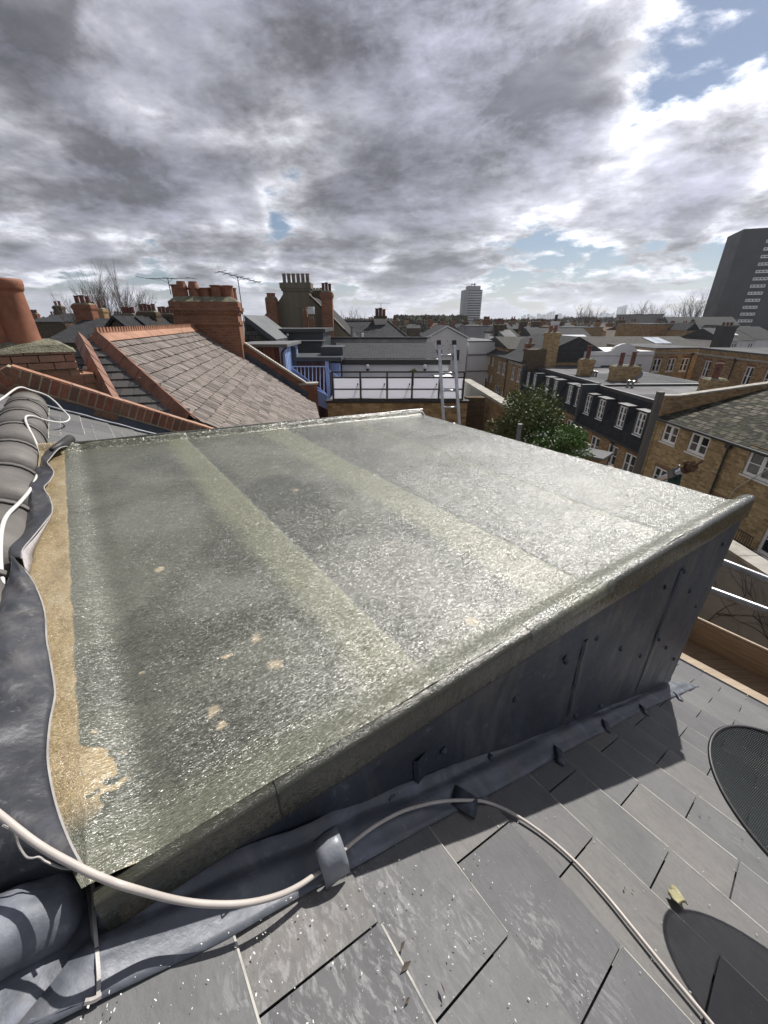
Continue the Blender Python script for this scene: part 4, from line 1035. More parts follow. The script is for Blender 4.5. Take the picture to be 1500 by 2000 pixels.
for i_ in range(9):
    f_ = i_/8; z_ = ztop-.03+.13*math.sin(f_*math.pi/2); e_ = .5*(1-f_)
    row = []
    for j in range(33):
        a = 2*math.pi*j/32; cx_, cy_ = math.cos(a), math.sin(a); sq = max(abs(cx_), abs(cy_))
        row.append(frc((XL+XR)/2+cx_/sq*((XR-XL)/2+.03)*(1-.35*f_), cy_/sq*.42*(1-.5*f_), z_+.02*noise.noise(Vector((j*.9, i_*.9, 3)))))
    rows.append(row)
mb.grid(rows); mb.face(rows[-1][:-1]); mb.build('flaunching', M['cement'], lc)
for (px, py, h, r, st_) in ((46, 668, .70, .165, 0), (0, 668, .40, .125, 2), (-75, 670, .8, .185, 0)):
    Pp = atY(px, py, 5.15 if px > 0 else 5.0); mb = MB()
    mb.lathe(Vector((Pp.x, Pp.y, ztop+.04)), [(r*1.14, 0), (r*1.12, .03), (r*1.08, h*.2), (r*1.0, h*.80), (r*1.03, h*.83), (r*1.10, h*.84), (r*1.13, h*.88), (r*1.17, h*.91), (r*1.18, h*.97), (r*1.12, h), (r*.92, h), (r*.8, h*.8), (r*.8, .1)], 28); mb.build('chimney_pot', M['terracotta'], lc, smooth=False).data.shade_smooth()

# ============================================================ neighbouring house with the pinkish slate roof
N1a, N1b = ray(188, 656)*6, ray(376, 641)*11.6
n1 = thing('neighbouring_house', 'neighbouring house with weathered pinkish slate roof and orange crested ridge', 'house', (N1a.x+1, N1a.y+3, -11.5))
rdir = (N1b-N1a); rdir.z = 0; rdir.normalize(); edir = Vector((rdir.y, -rdir.x, 0))
PI_ = R_(35); down = edir*math.cos(PI_)-Z3*math.sin(PI_); nn = edir*math.sin(PI_)+Z3*math.cos(PI_)
Zr = N1a.z; RL = (N1b-N1a).length+.5
def n1p(r, d, h=0): return Vector((N1a.x, N1a.y, Zr))+rdir*r+down*d+nn*h
DL = 4.15
M['slate_pink'] = islandmat('pinkish_slate', [(.085, .072, .064), (.185, .152, .135), (.25, .21, .188), (.16, .137, .125), (.275, .23, .205), (.20, .168, .15)], .8, stain=(.05, .043, .033), st=.9, sscale=4.5, bs=.5, bd=.006, fine=.3, bscale=40)
mb = MB(); rnd = random.Random(21); g_, w_ = .205, .155
for i_ in range(1, 21):
    for k in range(-26, 50):
        r0 = k*w_+(w_/2 if i_ % 2 else 0); dt = .10+g_*i_; d0 = dt-g_-.02
        # hip edge at near end: clip where r < d * cos / tan..
        if r0+w_*.6 < dt*math.cos(PI_)*.98-.35*0 - 0 + .0 - (0) and False: continue
        if r0+.02 < -(dt-.1)*math.cos(PI_): continue
        if n1p(r0, dt).dot(RD) < PW+.27: continue
        if r0+w_*.5 > RL: continue
        l_ = .010+rnd.uniform(0, .008); tw = rnd.uniform(-.004, .004); j_ = rnd.uniform(-.010, .010)
        c = [n1p(r0+.008, d0, -.004), n1p(r0+w_-.008, d0, -.004), n1p(r0+w_-.008, dt+j_, l_+tw+.006), n1p(r0+.008, dt+j_, l_-tw+.006)]
        mb.prism(c, -nn*.016)
mb.build('slates', M['slate_pink'], n1)
mb = MB(); hipc = math.cos(PI_)
def clipw(poly, lim=PW+.24):
    out = []
    for a, b in zip(poly, poly[1:]+poly[:1]):
        da, db = a.dot(RD)-lim, b.dot(RD)-lim
        if da >= 0: out.append(a)
        if da*db < 0: out.append(a.lerp(b, da/(da-db)))
    return out
mb.face(clipw([n1p(0, 0, -.02), n1p(-DL*hipc, DL, -.02), n1p(RL, DL, -.02), n1p(RL, 0, -.02)])); mb.build('roof_felt', M['black'], n1)
# hip end facing us, smaller grey slates
ph_n = (-rdir*math.sin(PI_)+Z3*math.cos(PI_)); ph_d = -rdir*math.cos(PI_)-Z3*math.sin(PI_)
def n1h(x, d, h=0): return Vector((N1a.x, N1a.y, Zr))+edir*x+ph_d*d+ph_n*h
mb = MB()
M['slate_hip'] = islandmat('grey_brown_slate', [(.07, .07, .075), (.12, .115, .115), (.17, .15, .14), (.10, .10, .10)], .6, stain=(.05, .055, .045), st=.6, sscale=2, bs=.4, bd=.005, fine=.3)
for i_ in range(1, 22):
    for k in range(-26, 26):
        x0_ = k*.17+(.085 if i_ % 2 else 0); dt = .16*i_
        if abs(x0_+.085)+.07 > dt*hipc or n1h(x0_, dt).dot(RD) < PW+.27: continue
        l_ = .005+rnd.uniform(0, .005)
        mb.prism([n1h(x0_+.003, dt-.2, -.004), n1h(x0_+.167, dt-.2, -.004), n1h(x0_+.167, dt, l_+.005), n1h(x0_+.003, dt, l_+.005)], -ph_n*.008)
mb.build('hip_slates', M['slate_hip'], n1)
mb = MB(); mb.face(clipw([n1h(0, 0, -.02), n1h(-3.4*hipc, 3.4, -.02), n1h(3.4*hipc, 3.4, -.02)]))
mb.face([n1p(0, 0, -.02), n1p(RL, 0, -.02), n1p(RL, 0, -.02)-edir*3.4-Z3*2.4, n1p(0, 0, -.02)-edir*3.4-Z3*2.4-rdir*0])
mb.build('rear_slope', M['slate_mid'], n1)
# hip tiles: angular terracotta
M['hip_red'] = mat('red_hip_tile', (.28, .14, .095), (.16, .085, .06), .75, scale=6, bs=.3)
M['ridge_orange'] = mat('orange_ridge_tile', (.40, .20, .12), (.25, .125, .075), .75, scale=5, bs=.3)
def hiprun(a, b, n, sa, sb, name, w=.15):
    for k in range(n):
        p, q = a.lerp(b, k/n), a.lerp(b, (k+1)/n); L = (b-a).normalized(); mb = MB()
        rows = []
        for P_, e_ in ((p, .012), (q, .020)):
            rows.append([P_+sa*w+Z3*(e_-.045), P_+Z3*(.05+e_), P_+sb*w+Z3*(e_-.045)])
        mb.grid(rows); mb.build(name, M['hip_red'], n1, solid=.018)
hipdir = (edir*math.cos(PI_)-rdir*math.cos(PI_)-Z3*math.sin(PI_))
a_ = n1p(0, 0, .02); 
hb = a_+ (edir-rdir)*(3.6*hipc) - Z3*(3.6*math.sin(PI_)); 
# note: slate area was clipped on the hip line r = d cos(p), so the hip runs towards +r here
hb = n1p(-1.78*hipc, 1.78, .02)
sa = (rdir*.6+edir*.6-Z3*.2).normalized(); sb = (-edir*.75-rdir*.4-Z3*.35).normalized()
hiprun(a_, hb, 6, sa, sb, 'hip_tile', .13)
# second hip/ridge going down at left
va = a_+Vector((-.18, -.12, -.02)); vb = hit(205, 752, RD*(PW+.6+SP0.dot(RD)), RD)
hiprun(va, vb+(vb-va)*.3, 5, Vector((.9, .1, -.35)), Vector((-.9, 0, -.35)), 'hip_tile', .11)
# crested ridge tiles
nt = 19
for k in range(nt):
    r0, r1 = -.05+k*(RL/nt), -.05+(k+1)*(RL/nt)-.006
    mb = MB(); rows = [[n1p(r, .17, .022), n1p(r, 0, .045), n1p(r, 0, .045)-edir*.14-Z3*.09] for r in (r0, r1)]; mb.grid(rows)
    z0_ = .045
    for j in range(3):
        c = r0+(j+.5)*(r1-r0)/3; hw = (r1-r0)/6*.72
        mb.prism([n1p(c-hw, 0, z0_)-edir*.012, n1p(c+hw, 0, z0_)-edir*.012, n1p(c+hw*.35, 0, z0_)+Z3*.075-edir*.012, n1p(c-hw*.35, 0, z0_)+Z3*.075-edir*.012], edir*.024)
    if k == 0: mb.face([n1p(r0, .17, .022), n1p(r0, 0, .045), n1p(r0, 0, .045)-edir*.14-Z3*.09])
    mb.build('crested_ridge_tile', M['ridge_orange'], n1, solid=.016)
# walls under it and far parapet
mb = MB(); ev = n1p(0, DL, 0)
fr_ = Fr((N1a.x, N1a.y, 0), rdir, -edir, Z3)
mb.box(Fr((ev.x, ev.y, 0), rdir, -edir), .9, RL-.02, .18, 2.0, -11.5, ev.z-.15); mb.build('wall', M['brick_yellow'], n1)
mb = MB(); mb.tube([n1p(.4, DL+.06, -.06), n1p(RL+.1, DL+.06, -.06)], .05, 8); mb.tube([n1p(RL+.1, DL+.06, -.06), n1p(RL+.1, DL+.1, -.3)-Z3*.4, n1p(RL+.1, DL-.1, -.3)-Z3*5], .04, 8); mb.build('gutter', M['black'], n1, smooth=True)
frp = Fr(n1p(RL, 0, 0), down, rdir, nn)
mb = MB()
mb.box(frp, 1.35, DL-.55, .10, .40, -.9, .36); zc = n1p(RL, DL-.55, .30)
mb.box(Fr((zc.x, zc.y, 0), edir, rdir), -.12, .42, .09, .41, -11.5, zc.z+.03)
o = mb.build('parapet', M['brick_red'], n1)
mb = MB(); k = 0; x = 1.35
while x < DL-.6:
    mb.box(frp, x, x+.07, .07, .43, .362, .42); x += .08
mb.box(Fr((zc.x, zc.y, 0), edir, rdir), -.2, .47, .07, .43, zc.z+.033, zc.z+.09); mb.build('coping', M['stone'], o)
mb = MB()
for k in range(17):
    d_ = 1.2+k*.155; mb.box(frp, d_, d_+.17, .085-.01*(k % 2), .098, -.02, .19-.02*(k % 2))
mb.box(frp, -.1, DL-.3, -.16, .086, .012, .026); mb.build('stepped_flashing', M['lead'], n1)
# big multi-pot chimney on the party line
bc = thing('chimney_stack', 'broad corbelled red brick chimney stack crowded with a row of terracotta pots', 'chimney', atY(400, 650, 13)-Z3*2)
cl0, cr0 = atY(336, 600, 12.9), atY(462, 600, 13.3); cm = (cl0+cr0)/2; Wc = (cr0-cl0).length; uc = (cr0-cl0); uc.z = 0; uc.normalize(); vc = Vector((-uc.y, uc.x, 0))
frb = Fr((cm.x, cm.y, 0), uc, vc)
zb_ = atY(400, 598, 13.1).z; z1_ = atY(400, 583, 13.1).z
mb = MB(); mb.box(frb, -Wc/2, Wc/2, -.05, 1.15, -4, zb_-.50)
mb.box(frb, -Wc/2-.04, Wc/2+.04, -.09, 1.19, zb_-.50, zb_-.42); mb.box(frb, -Wc/2-.0, Wc/2+.0, -.05, 1.15, zb_-.42, zb_-.20)
mb.box(frb, -Wc/2-.05, Wc/2+.05, -.10, 1.20, zb_-.20, zb_-.12); mb.box(frb, -Wc/2-.10, Wc/2+.10, -.15, 1.25, zb_-.12, zb_-.02); mb.box(frb, -Wc/2-.06, Wc/2+.06, -.11, 1.21, zb_-.02, zb_+.12)
mb.build('brickwork', M['brick_orange'], bc)
mb = MB(); mb.frust(Fr(frb(0, .55, 0), uc, vc), Wc+.10, 1.3, Wc*.86, .9, zb_+.12, zb_+.26); mb.build('flaunching', M['cement'], bc)
for (px, w, h, st_, row) in [(345, .155, .50, 2, 0), (360, .15, .62, 1, 0), (382, .15, .62, 1, 0), (403, .14, .40, 2, 0), (424, .165, .50, 2, 0), (446, .15, .50, 2, 0), (392, .12, .42, 2, 1), (410, .12, .46, 2, 1), (433, .13, .48, 2, 1), (455, .12, .46, 2, 1), (352, .12, .4, 2, 1), (372, .12, .4, 2, 1)]:
    P_ = atY(px, 585, 13.3); k = (P_-cm).dot(uc); pot(bc, frb(max(-Wc/2+.17, min(Wc/2-.14, k)), .30 if row == 0 else .85, zb_+.2), h*.72, w, 'terracotta', style=st_)
yagi('television_aerial', 'horizontal aerial on short mast over the left end of the broad chimney', atY(334, 575, 13.6), .42, 1.5, rot=-.1, n=3)
yagi('television_aerial', 'tall aerial mast with many elements rising right of the broad chimney', atY(478, 640, 12.6), 1.28, 1.15, rot=.7, n=7, tilt=-.18)
# ============================================================ ground
def struct(name, mb, mt, **k):
    o = mb.build(name, mt, **k); o['kind'] = 'structure'; return o
M['ground'] = mat('street_ground', (.075, .075, .072), (.05, .055, .045), .9, scale=.05, bs=.1)
mb = MB(); mb.face([Vector((-9000, -9000, -11.5)), Vector((9000, -9000, -11.5)), Vector((9000, 9000, -11.5)), Vector((-9000, 9000, -11.5))]); struct('ground', mb, M['ground'])
mb = MB(); mb.box(Fr((0, 0, 0)), 4.9, 8.0, 2, 60, -11.49, -11.40); struct('yard_paving', mb, M['asphalt'])

# ============================================================ terrace on the right, running away from us
TX = Vector((.049, -1, 0)).normalized(); TY = Vector((1, .049, 0)).normalized()
TO = Vector((12.48, 51, 0)); TF = Fr(TO, TX, TY)
def sY(Y): return (51-Y)/abs(TX.y)
def gutter(parent, fr, x0, x1, z, y=-.12, r=.06):
    mb = MB(); mb.tube([fr(x0, y, z), fr(x1, y, z)], r, 8); mb.build('gutter', M['black'], parent, smooth=True)
def downpipe(parent, fr, x, z0, z1, y=-.09, r=.045, mt='black', hopper=True):
    mb = MB(); mb.tube([fr(x, y, z0), fr(x, y, z1)], r, 8)
    if hopper: mb.box(fr, x-.11, x+.11, y-.08, y+.07, z1-.02, z1+.2)
    mb.build('downpipe', M[mt], parent)
def cut(mb, fr, W, D, z0, z1, holes):
    """four walls, openings in the front"""
    holes_wall(mb, fr, W, z0, z1, holes)
    mb.face([fr(W, 0, z0), fr(W, D, z0), fr(W, D, z1), fr(W, 0, z1)]); mb.face([fr(0, D, z0), fr(0, 0, z0), fr(0, 0, z1), fr(0, D, z1)])
    mb.face([fr(W, D, z0), fr(0, D, z0), fr(0, D, z1), fr(W, D, z1)])
def lintels(parent, fr, holes, mt='brick_red'):
    mb = MB()
    for h in holes: mb.box(fr, h[0]-.05, h[1]+.05, -.006, .02, h[3]+.002, h[3]+.17)
    mb.build('lintel', M[mt], parent)
M['lintel_yellow'] = brickmat('soldier_course', (.26, .15, .08), (.34, .21, .12), (.16, .13, .09), .075, .24, .01, offs=0)
# --- S1: near brick house with mossy roof
s1a, s1b = sY(19.95), sY(3)
f1 = TF.at(s1a, 0, 0); W1 = s1b-s1a
h1 = thing('brick_house', 'near brown brick house with mossy slate roof and large white windows', 'house', f1(W1/2, 2, -11.5))
yy = lambda Y: sY(Y)-s1a
top_w = [(yy(19.5), yy(18.5), -5.5, -4.6), (yy(17.75), yy(16.65), -5.5, -4.58), (yy(14.75), yy(13.45), -5.5, -4.5), (yy(11.6), yy(10.4), -5.5, -4.5), (yy(8.5), yy(7.3), -5.5, -4.5)]
low_w = [(yy(19.3), yy(17.9), -7.7, -6.75), (yy(15.6), yy(14.75), -8.0, -6.8), (yy(12.95), yy(11.75), -8.0, -6.8), (yy(9.6), yy(8.4), -8.0, -6.8)]
gr_w = [(yy(18.6), yy(17.4), -10.6, -9.2), (yy(14), yy(12.6), -10.6, -9.2), (yy(10), yy(8.8), -10.6, -9.2)]
mb = MB(); cut(mb, f1, W1, 9, -11.5, -4.42, top_w+low_w+gr_w); mb.build('wall', M['brick_yellow'], h1)
lintels(h1, f1, top_w+low_w, 'lintel_yellow')
for w in top_w: window(h1, f1, *w, cols=2, rows=2, fw=.105)
for i, w in enumerate(low_w): window(h1, f1, *w, cols=3 if i == 0 else 2, rows=2, fw=.10)
for w in gr_w: window(h1, f1, *w, cols=2, rows=1, fw=.07)
RZ = 1.55/6
mb = MB(); 
mb.prism([f1(-.02, -.22, -4.42), f1(-.02, 6.2, -2.75), f1(-.02, 12, -4.3), f1(-.02, 12, -4.45), f1(-.02, -.22, -4.5)], TX*(W1+.02)); mb.build('roof', M['slate_moss'], h1)
gutter(h1, f1, -.1, W1, -4.46, -.27); downpipe(h1, f1, yy(15.62), -11.5, -4.7)
mb = MB(); mb.box(f1, -.30, -.02, -.02, 12, -11, -3.42); mb.prism([f1(-.30, .6, -3.42), f1(-.30, 6.2, -2.72), f1(-.30, 12, -3.42)], TX*.28); o = mb.build('parapet', M['brick_brown'], h1)
mb = MB(); mb.box(f1, -.34, .02, -.06, .7, -3.417, -3.35); mb.prism([f1(-.34, .7, -3.417), f1(-.34, 6.2, -2.715), f1(-.34, 12.1, -3.417), f1(-.34, 12.1, -3.35), f1(-.34, 6.2, -2.64), f1(-.34, .7, -3.35)], TX*.36); mb.build('coping', M['stone'], o)
mb = MB(); mb.tube(smooth_line([f1(yy(12.6), -.06, -4.5), f1(yy(13.6), -.10, -4.9), f1(yy(14.0), -.07, -5.3), f1(yy(14.6), -.10, -6.1), f1(yy(14.75), -.07, -6.7)], 6), .02, 5); mb.build('loose_wire', M['cable'], h1)
mb = MB()
for k in range(14): mb.tube([f1(yy(13.9)+k*.1, -.75, -8.0), f1(yy(13.9)+k*.1, -.75, -7.2)], .012, 4)
mb.tube([f1(yy(13.9), -.75, -7.2), f1(yy(12.6), -.75, -7.2)], .02, 5); mb.tube([f1(yy(13.9), -.75, -8.0), f1(yy(12.6), -.75, -8.0)], .02, 5); mb.box(f1, yy(13.9), yy(12.6), -.8, 0, -8.12, -8.02)
mb.build('balcony_railing', M['black'], h1)
mb = MB(); mb.tube([f1(yy(11.4), -.12, -11), f1(yy(11.4), -.12, -7.7), f1(yy(11.7), -.12, -7.4)], .06, 8); mb.build('waste_pipe', M['white_frame'], h1)
# --- mansard houses
def mansard(name, label, Ya, Yb, z_eave, z_top, dormYs, lowYs, lowz, dw, dz, lows=1.2, seed=0):
    a, b = sY(Ya), sY(Yb); f = TF.at(a, 0, 0); W = b-a; yl = lambda Y: sY(Y)-a
    h = thing(name, label, 'house', f(W/2, 2, -11.5))
    lw = [(yl(Y)-.5, yl(Y)+.5, lowz-lows/2, lowz+lows/2) for Y in lowYs]; lw2 = [(x0, x1, c-2.9, d-2.9) for x0, x1, c, d in lw]
    mb = MB(); cut(mb, f, W, 9, -11.5, z_eave, lw+lw2); mb.build('wall', M['brick_brown'], h)
    for w in lw: window(h, f, *w, cols=2, rows=2, fw=.085)
    for w in lw2: window(h, f, *w, cols=2, rows=2, fw=.06)
    lintels(h, f, lw, 'lintel_yellow')
    sb = .85
    mb = MB(); mb.prism([f(0.0, -.25, z_eave-.02), f(0.0, -.18, z_eave+.1), f(0.0, sb, z_top), f(0.0, 8.9, z_top), f(0.0, 8.9, z_eave-.02)], TX*W); mb.build('mansard_roof', M['slate_dark'], h)
    mb = MB(); mb.box(f, -.0, W, sb+.18, 8.7, z_top+.003, z_top+.02); o = mb.build('flat_roof', M['flat_roof_pale'], h)
    mb = MB(); mb.box(f, W*.45, W-.1, sb+.25, 8.6, z_top+.022, z_top+.026); mb.build('felt_patch', M['flat_roof'], o)
    mb = MB(); mb.box(f, 0, W, sb-.04, sb+.16, z_top-.06, z_top+.13); mb.build('roof_kerb', M['lead_dark'], h)
    mb = MB(); mb.box(f, -.13, .13, -.3, 8.9, z_eave-.3, z_top+.16); mb.build('party_parapet', M['flat_dark'], h)
    gutter(h, f, 0, W, z_eave-.03, -.3); downpipe(h, f, W*.62, -11.5, z_eave-.25)
    for Y in dormYs:
        x = yl(Y); zb, zt = dz-.62, dz+.60
        mb = MB(); yb = lambda z: -.18+(z-z_eave-.1)/(z_top-z_eave-.1)*(sb+.18)
        yf = yb(zb)-.02
        holes_wall(mb, f.at(0, yf, 0), 1e-9, 0, 0, [])
        mb.v = []; mb.f = []
        g = f.at(x-dw/2-.09, yf, 0); w_ = dw+.18
        holes_wall(mb, g, w_, zb-.05, zt+.05, [(.09, .09+dw, zb, zt)], .08)
        for xx in (0, w_): mb.face([g(xx, 0, zb-.05), g(xx, yb(zt+.05)-yf, zt+.05), g(xx, 0, zt+.05)])
        o = mb.build('dormer_cheek', M['flat_dark'], h)
        mb = MB(); mb.box(g, -.08, w_+.08, -.10, yb(zt+.1)-yf+.12, zt+.053, zt+.12); mb.build('dormer_roof', M['lead_dark'], o)
        window(h, g, .09, .09+dw, zb, zt, cols=2, rows=3, dep=.08, fw=.08)
    return h, f
h2, f2 = mansard('mansard_house', 'nearer dark mansard roofed house with four white dormer windows over brown brick', 27.5, 20.28, -6.4, -4.05, (26.9, 25.3, 23.1, 21.4), (26.6, 25.0, 23.0, 21.3), -7.4, .68, -5.1)
h3, f3 = mansard('mansard_house', 'farther dark mansard roofed house with six small white dormer windows beyond the evergreen', 38.4, 27.52, -5.95, -3.95, (37.5, 36.0, 33.4, 31.9, 29.5, 28.2), (36.8, 34.4, 32.2, 30.2, 28.6), -7.1, .62, -4.85, 1.1)
# stacks, pots, flues on the flat roofs
P = atY(1140, 735, 32.5); stack(h3, (P.x, P.y), .95, .7, -3.95, -2.75, 'brick_yellow', 1, .95, .16, 'terracotta_dark')
P = atY(1215, 743, 29.6); stack(h3, (P.x, P.y), 1.75, .8, -3.95, -2.95, 'brick_yellow', 2, .85, .15, 'terracotta_dark', rot=-.05)
P = atY(1389, 759, 25.8); stack(h2, (P.x, P.y), 1.15, .8, -4.03, -3.35, 'brick_yellow', 1, .9, .19, 'terracotta_dark')
mb = MB()
for px, py, Y in ((1158, 737, 32), (1163, 738, 31.8)): mb.lathe(atY(px, py, Y), [(.07, 0), (.07, .35), (.12, .36), (.12, .48), (.05, .5)], 8)
mb.build('flue', M['galv'], h3)
mb = MB()
for px, py, Y in ((1227, 750, 27.2), (1236, 750, 27)): mb.lathe(Vector((atY(px, py, Y).x, Y, -4.02)), [(.08, 0), (.08, .3), (.13, .31), (.13, .42), (.05, .45)], 8)
mb.build('flue', M['galv'], h2)
mb = MB(); P = atY(1243, 742, 29.2); mb.lathe(Vector((P.x, P.y, -3.9)), [(.02, 0), (.02, .3)], 6); mb.lathe(Vector((P.x, P.y, -3.5)), [(.28, .02), (.33, .05), (.28, .0)], 12, (-.6, -.6, .4)); tag(mb.build('satellite_dish', M['conc_grey']), 'small grey satellite dish beside the wide stack on the mansard roof', 'satellite dish')
# --- F: far brick house with hipped roof
fa, fb = sY(51), sY(38.6); f4 = TF.at(fa, 0, 0); W4 = fb-fa; yl = lambda Y: sY(Y)-fa
h4 = thing('brick_house', 'far brown brick house with hipped slate roof ending the terrace', 'house', f4(W4/2, 2, -11.5))
w4 = [(yl(50.2), yl(49.6), -4.75, -3.9), (yl(48.8), yl(48.2), -4.75, -3.9), (yl(46.5), yl(45.6), -5.3, -4.1), (yl(44.9), yl(44), -5.3, -4.1), (yl(41.9), yl(41.1), -5.4, -4.2), (yl(40.3), yl(39.5), -5.4, -4.2),
      (yl(50.2), yl(49.6), -6.6, -5.8), (yl(48.8), yl(48.2), -6.6, -5.8), (yl(46.7), yl(44.9), -8.0, -6.6), (yl(44.3), yl(43.7), -7.9, -6.9), (yl(42.4), yl(41.8), -7.9, -6.9), (yl(41.2), yl(39.4), -8.0, -6.6)]
mb = MB(); cut(mb, f4, W4, 9, -11.5, -3.55, w4); mb.build('wall', M['brick_brown'], h4)
for i, w in enumerate(w4): window(h4, f4, *w, cols=3 if w[1]-w[0] > 1.2 else 2, rows=2, fw=.07)
mb = MB(); mb.box(f4, yl(47.2), yl(43.6), -.06, .0, -3.75, -3.56); mb.box(f4, yl(43.2), yl(38.7), -.06, .0, -3.95, -3.7); mb.build('cornice', M['stone'], h4)
mb = MB(); e0, e1 = -.15, W4
A1, B1 = f4(e0, -.25, -3.53), f4(e1, -.25, -3.53); A2, B2 = f4(e0, 9.2, -3.53), f4(e1, 9.2, -3.53); R1, R2 = f4(2.5, 4.6, -1.35), f4(e1, 4.6, -1.35)
for q in ((A1, B1, R2, R1), (B2, A2, R1, R2), (A2, A1, R1), (B1, B2, R2)): mb.face(q)
mb.face([A1, A2, B2, B1]); mb.build('roof', M['slate_far'], h4)
gutter(h4, f4, e0, e1, -3.56, -.27); downpipe(h4, f4, yl(43.3), -11.5, -3.9)
P = f4(W4-.3, 2.2, 0); stack(h4, (P.x, P.y), 1.0, 1.3, -4, -1.05, 'brick_yellow', 2, .55, .16, 'terracotta')
P = f4(W4-.2, .35, 0); mb = MB(); mb.box(Fr((P.x, P.y, 0), TX, TY), -.75, .75, -.3, 1.2, -4.2, -2.4); mb.build('chimney_breast', M['brick_dark'], h4)

# ============================================================ houses behind the terrace
def facade_house(name, label, p, q, z0, z1, depth, wins, wall, roofmt=None, ridge=None, cat='house', lint=None, parapet=0, frame='white_frame', rot_in=None):
    """p,q: (x,y) left and right end of the front seen from us"""
    p, q = Vector((*p, 0)), Vector((*q, 0)); ex = (q-p).normalized(); ey = Vector((-ex.y, ex.x, 0)); W = (q-p).length
    f = Fr(p, ex, ey); h = thing(name, label, cat, f(W/2, depth/2, z0))
    mb = MB(); cut(mb, f, W, depth, z0, z1, wins)
    if not roofmt: mb.face([f(0, 0, z1-.0), f(W, 0, z1), f(W, depth, z1), f(0, depth, z1)])
    mb.build('wall', M[wall], h)
    for w in wins: window(h, f, *w, cols=2, rows=2, fw=.085, frame=frame)
    if lint and wins: lintels(h, f, wins, lint)
    if roofmt:
        mb = MB()
        if ridge == 'hipx':
            hgt_ = z1+depth*.28; e = .25; i = min(depth/2, W*.45)
            c = [f(-e, -e, z1+.01), f(W+e, -e, z1+.01), f(W+e, depth+e, z1+.01), f(-e, depth+e, z1+.01)]; r1, r2 = f(i, depth/2, hgt_), f(W-i, depth/2, hgt_)
            for g in ((c[0], c[1], r2, r1), (c[1], c[2], r2), (c[2], c[3], r1, r2), (c[3], c[0], r1), (c[3], c[2], c[1], c[0])): mb.face(g)
        elif ridge and ridge[0] == 'x':       # ridge parallel to front
            hz = ridge[1]; mb.prism([f(-.12, -.22, z1-.04), f(-.12, depth/2, hz), f(-.12, depth+.22, z1-.04)], ex*(W+.24))
        elif ridge and ridge[0] == 'y':       # gable to the front
            hz = ridge[1]; mb.prism([f(-.15, -.12, z1-.03), f(W/2, -.12, hz+.08), f(W+.15, -.12, z1-.03), f(W+.15, -.12, z1+.05), f(W/2, -.12, hz+.18), f(-.15, -.12, z1+.05)][:3], ey*(depth+.2))
        elif ridge and ridge[0] == 'flat': mb.box(f, -.05, W+.05, -.05, depth, z1+.002, z1+.12)
        mb.build('roof', M[roofmt], h)
    return h, f, W
# G1: brown brick terrace facing us (upper right), G2 its return
wn = lambda f_, pts, Y, w, za, zb: None
g1p, g1q = (25.3, 39.4), (30.6, 40.2)
ws = [(x-.42, x+.42, -4.45, -3.25) for x in (.55, 2.05, 3.5)]+[(4.62, 5.12, -4.2, -3.1)]
g1, fg, Wg = facade_house('terrace_house', 'brown brick terrace house with four small sash windows right of the white gabled house', g1p, g1q, -11.5, -2.45, 7, ws, 'brick_yellow', 'flat_roof', ('flat',), lint='brick_red')
mb = MB(); mb.box(fg, 0, Wg, -.1, 0, -2.85, -2.75); mb.box(fg, -.02, Wg, -.08, .25, -2.448, -2.33) if False else None; mb.build('cornice', M['stone'], g1)
downpipe(g1, fg, 3.95, -11.5, -3.0)
ws = [(x-.40, x+.40, -4.6, -3.2) for x in (1.7, 3.3, 6.6, 8.6, 11.5, 13.6)]
g2, fg2, Wg2 = facade_house('terrace_house', 'long brown brick terrace house side with red window arches at right edge', (28.6, 38.4), (27.2, 22), -11.5, -2.35, 8, ws, 'brick_brown', 'flat_roof', ('flat',), lint='brick_red')
mb = MB(); mb.box(fg2, -.1, Wg2, -.12, 0, -2.82, -2.70); mb.build('cornice', M['stone'], g2); downpipe(g2, fg2, 4.9, -11.5, -2.95)
# white house with shaped gable
wh, fw_, Ww = facade_house('white_house', 'white rendered house with curved Dutch gable among brown terraces', (18.5, 38.4), (25.2, 39.3), -11.5, -2.6, 6, [(2.7, 3.2, -4.9, -3.9), (5.05, 5.75, -5.1, -3.75), (1.2, 1.7, -5, -4)], 'render_white', None, None, frame='black')
gx = [(2.0, 0), (2.35, .15), (2.5, .42), (2.75, .75), (3.0, .86), (3.15, 1.0), (3.6, 1.06), (4.05, 1.0), (4.2, .86), (4.45, .75), (4.7, .42), (4.85, .15), (5.2, 0)]
mb = MB(); mb.prism([fw_(x, -.03, -2.6+z*.62) for x, z in gx], TY*0+fw_.y*.3); mb.build('gable', M['render_white'], wh)
mb = MB(); mb.box(fw_, -.05, Ww+.05, -.07, 0, -3.0, -2.88); mb.build('moulding', M['render_cream'], wh)
P = fw_(3.6, 1.0, 0); 
# corrugated dark roofed long building behind
lb, fb_, Wb = facade_house('long_building', 'long low building with weathered ribbed slate roof behind the white gabled house', (13.4, 45.5), (35.5, 46.5), -11.5, -2.75, 10, [], 'brick_brown', 'slate_pale', ('x', -1.75))
mb = MB(); 
def roofpt(x, v): return fb_(x, lerp(-.22, 5, v), lerp(-2.79, -1.75, v))
rn_ = (roofpt(1, 0)-roofpt(0, 0)).cross(roofpt(0, 1)-roofpt(0, 0)).normalized()
for x0_, x1_ in ((17.2, 18.1), (18.2, 19.1)): mb.prism([roofpt(x0_, .35), roofpt(x1_, .35), roofpt(x1_, .85), roofpt(x0_, .85)], rn_*.08)
mb.build('rooflight', M['glass_sky'], lb)
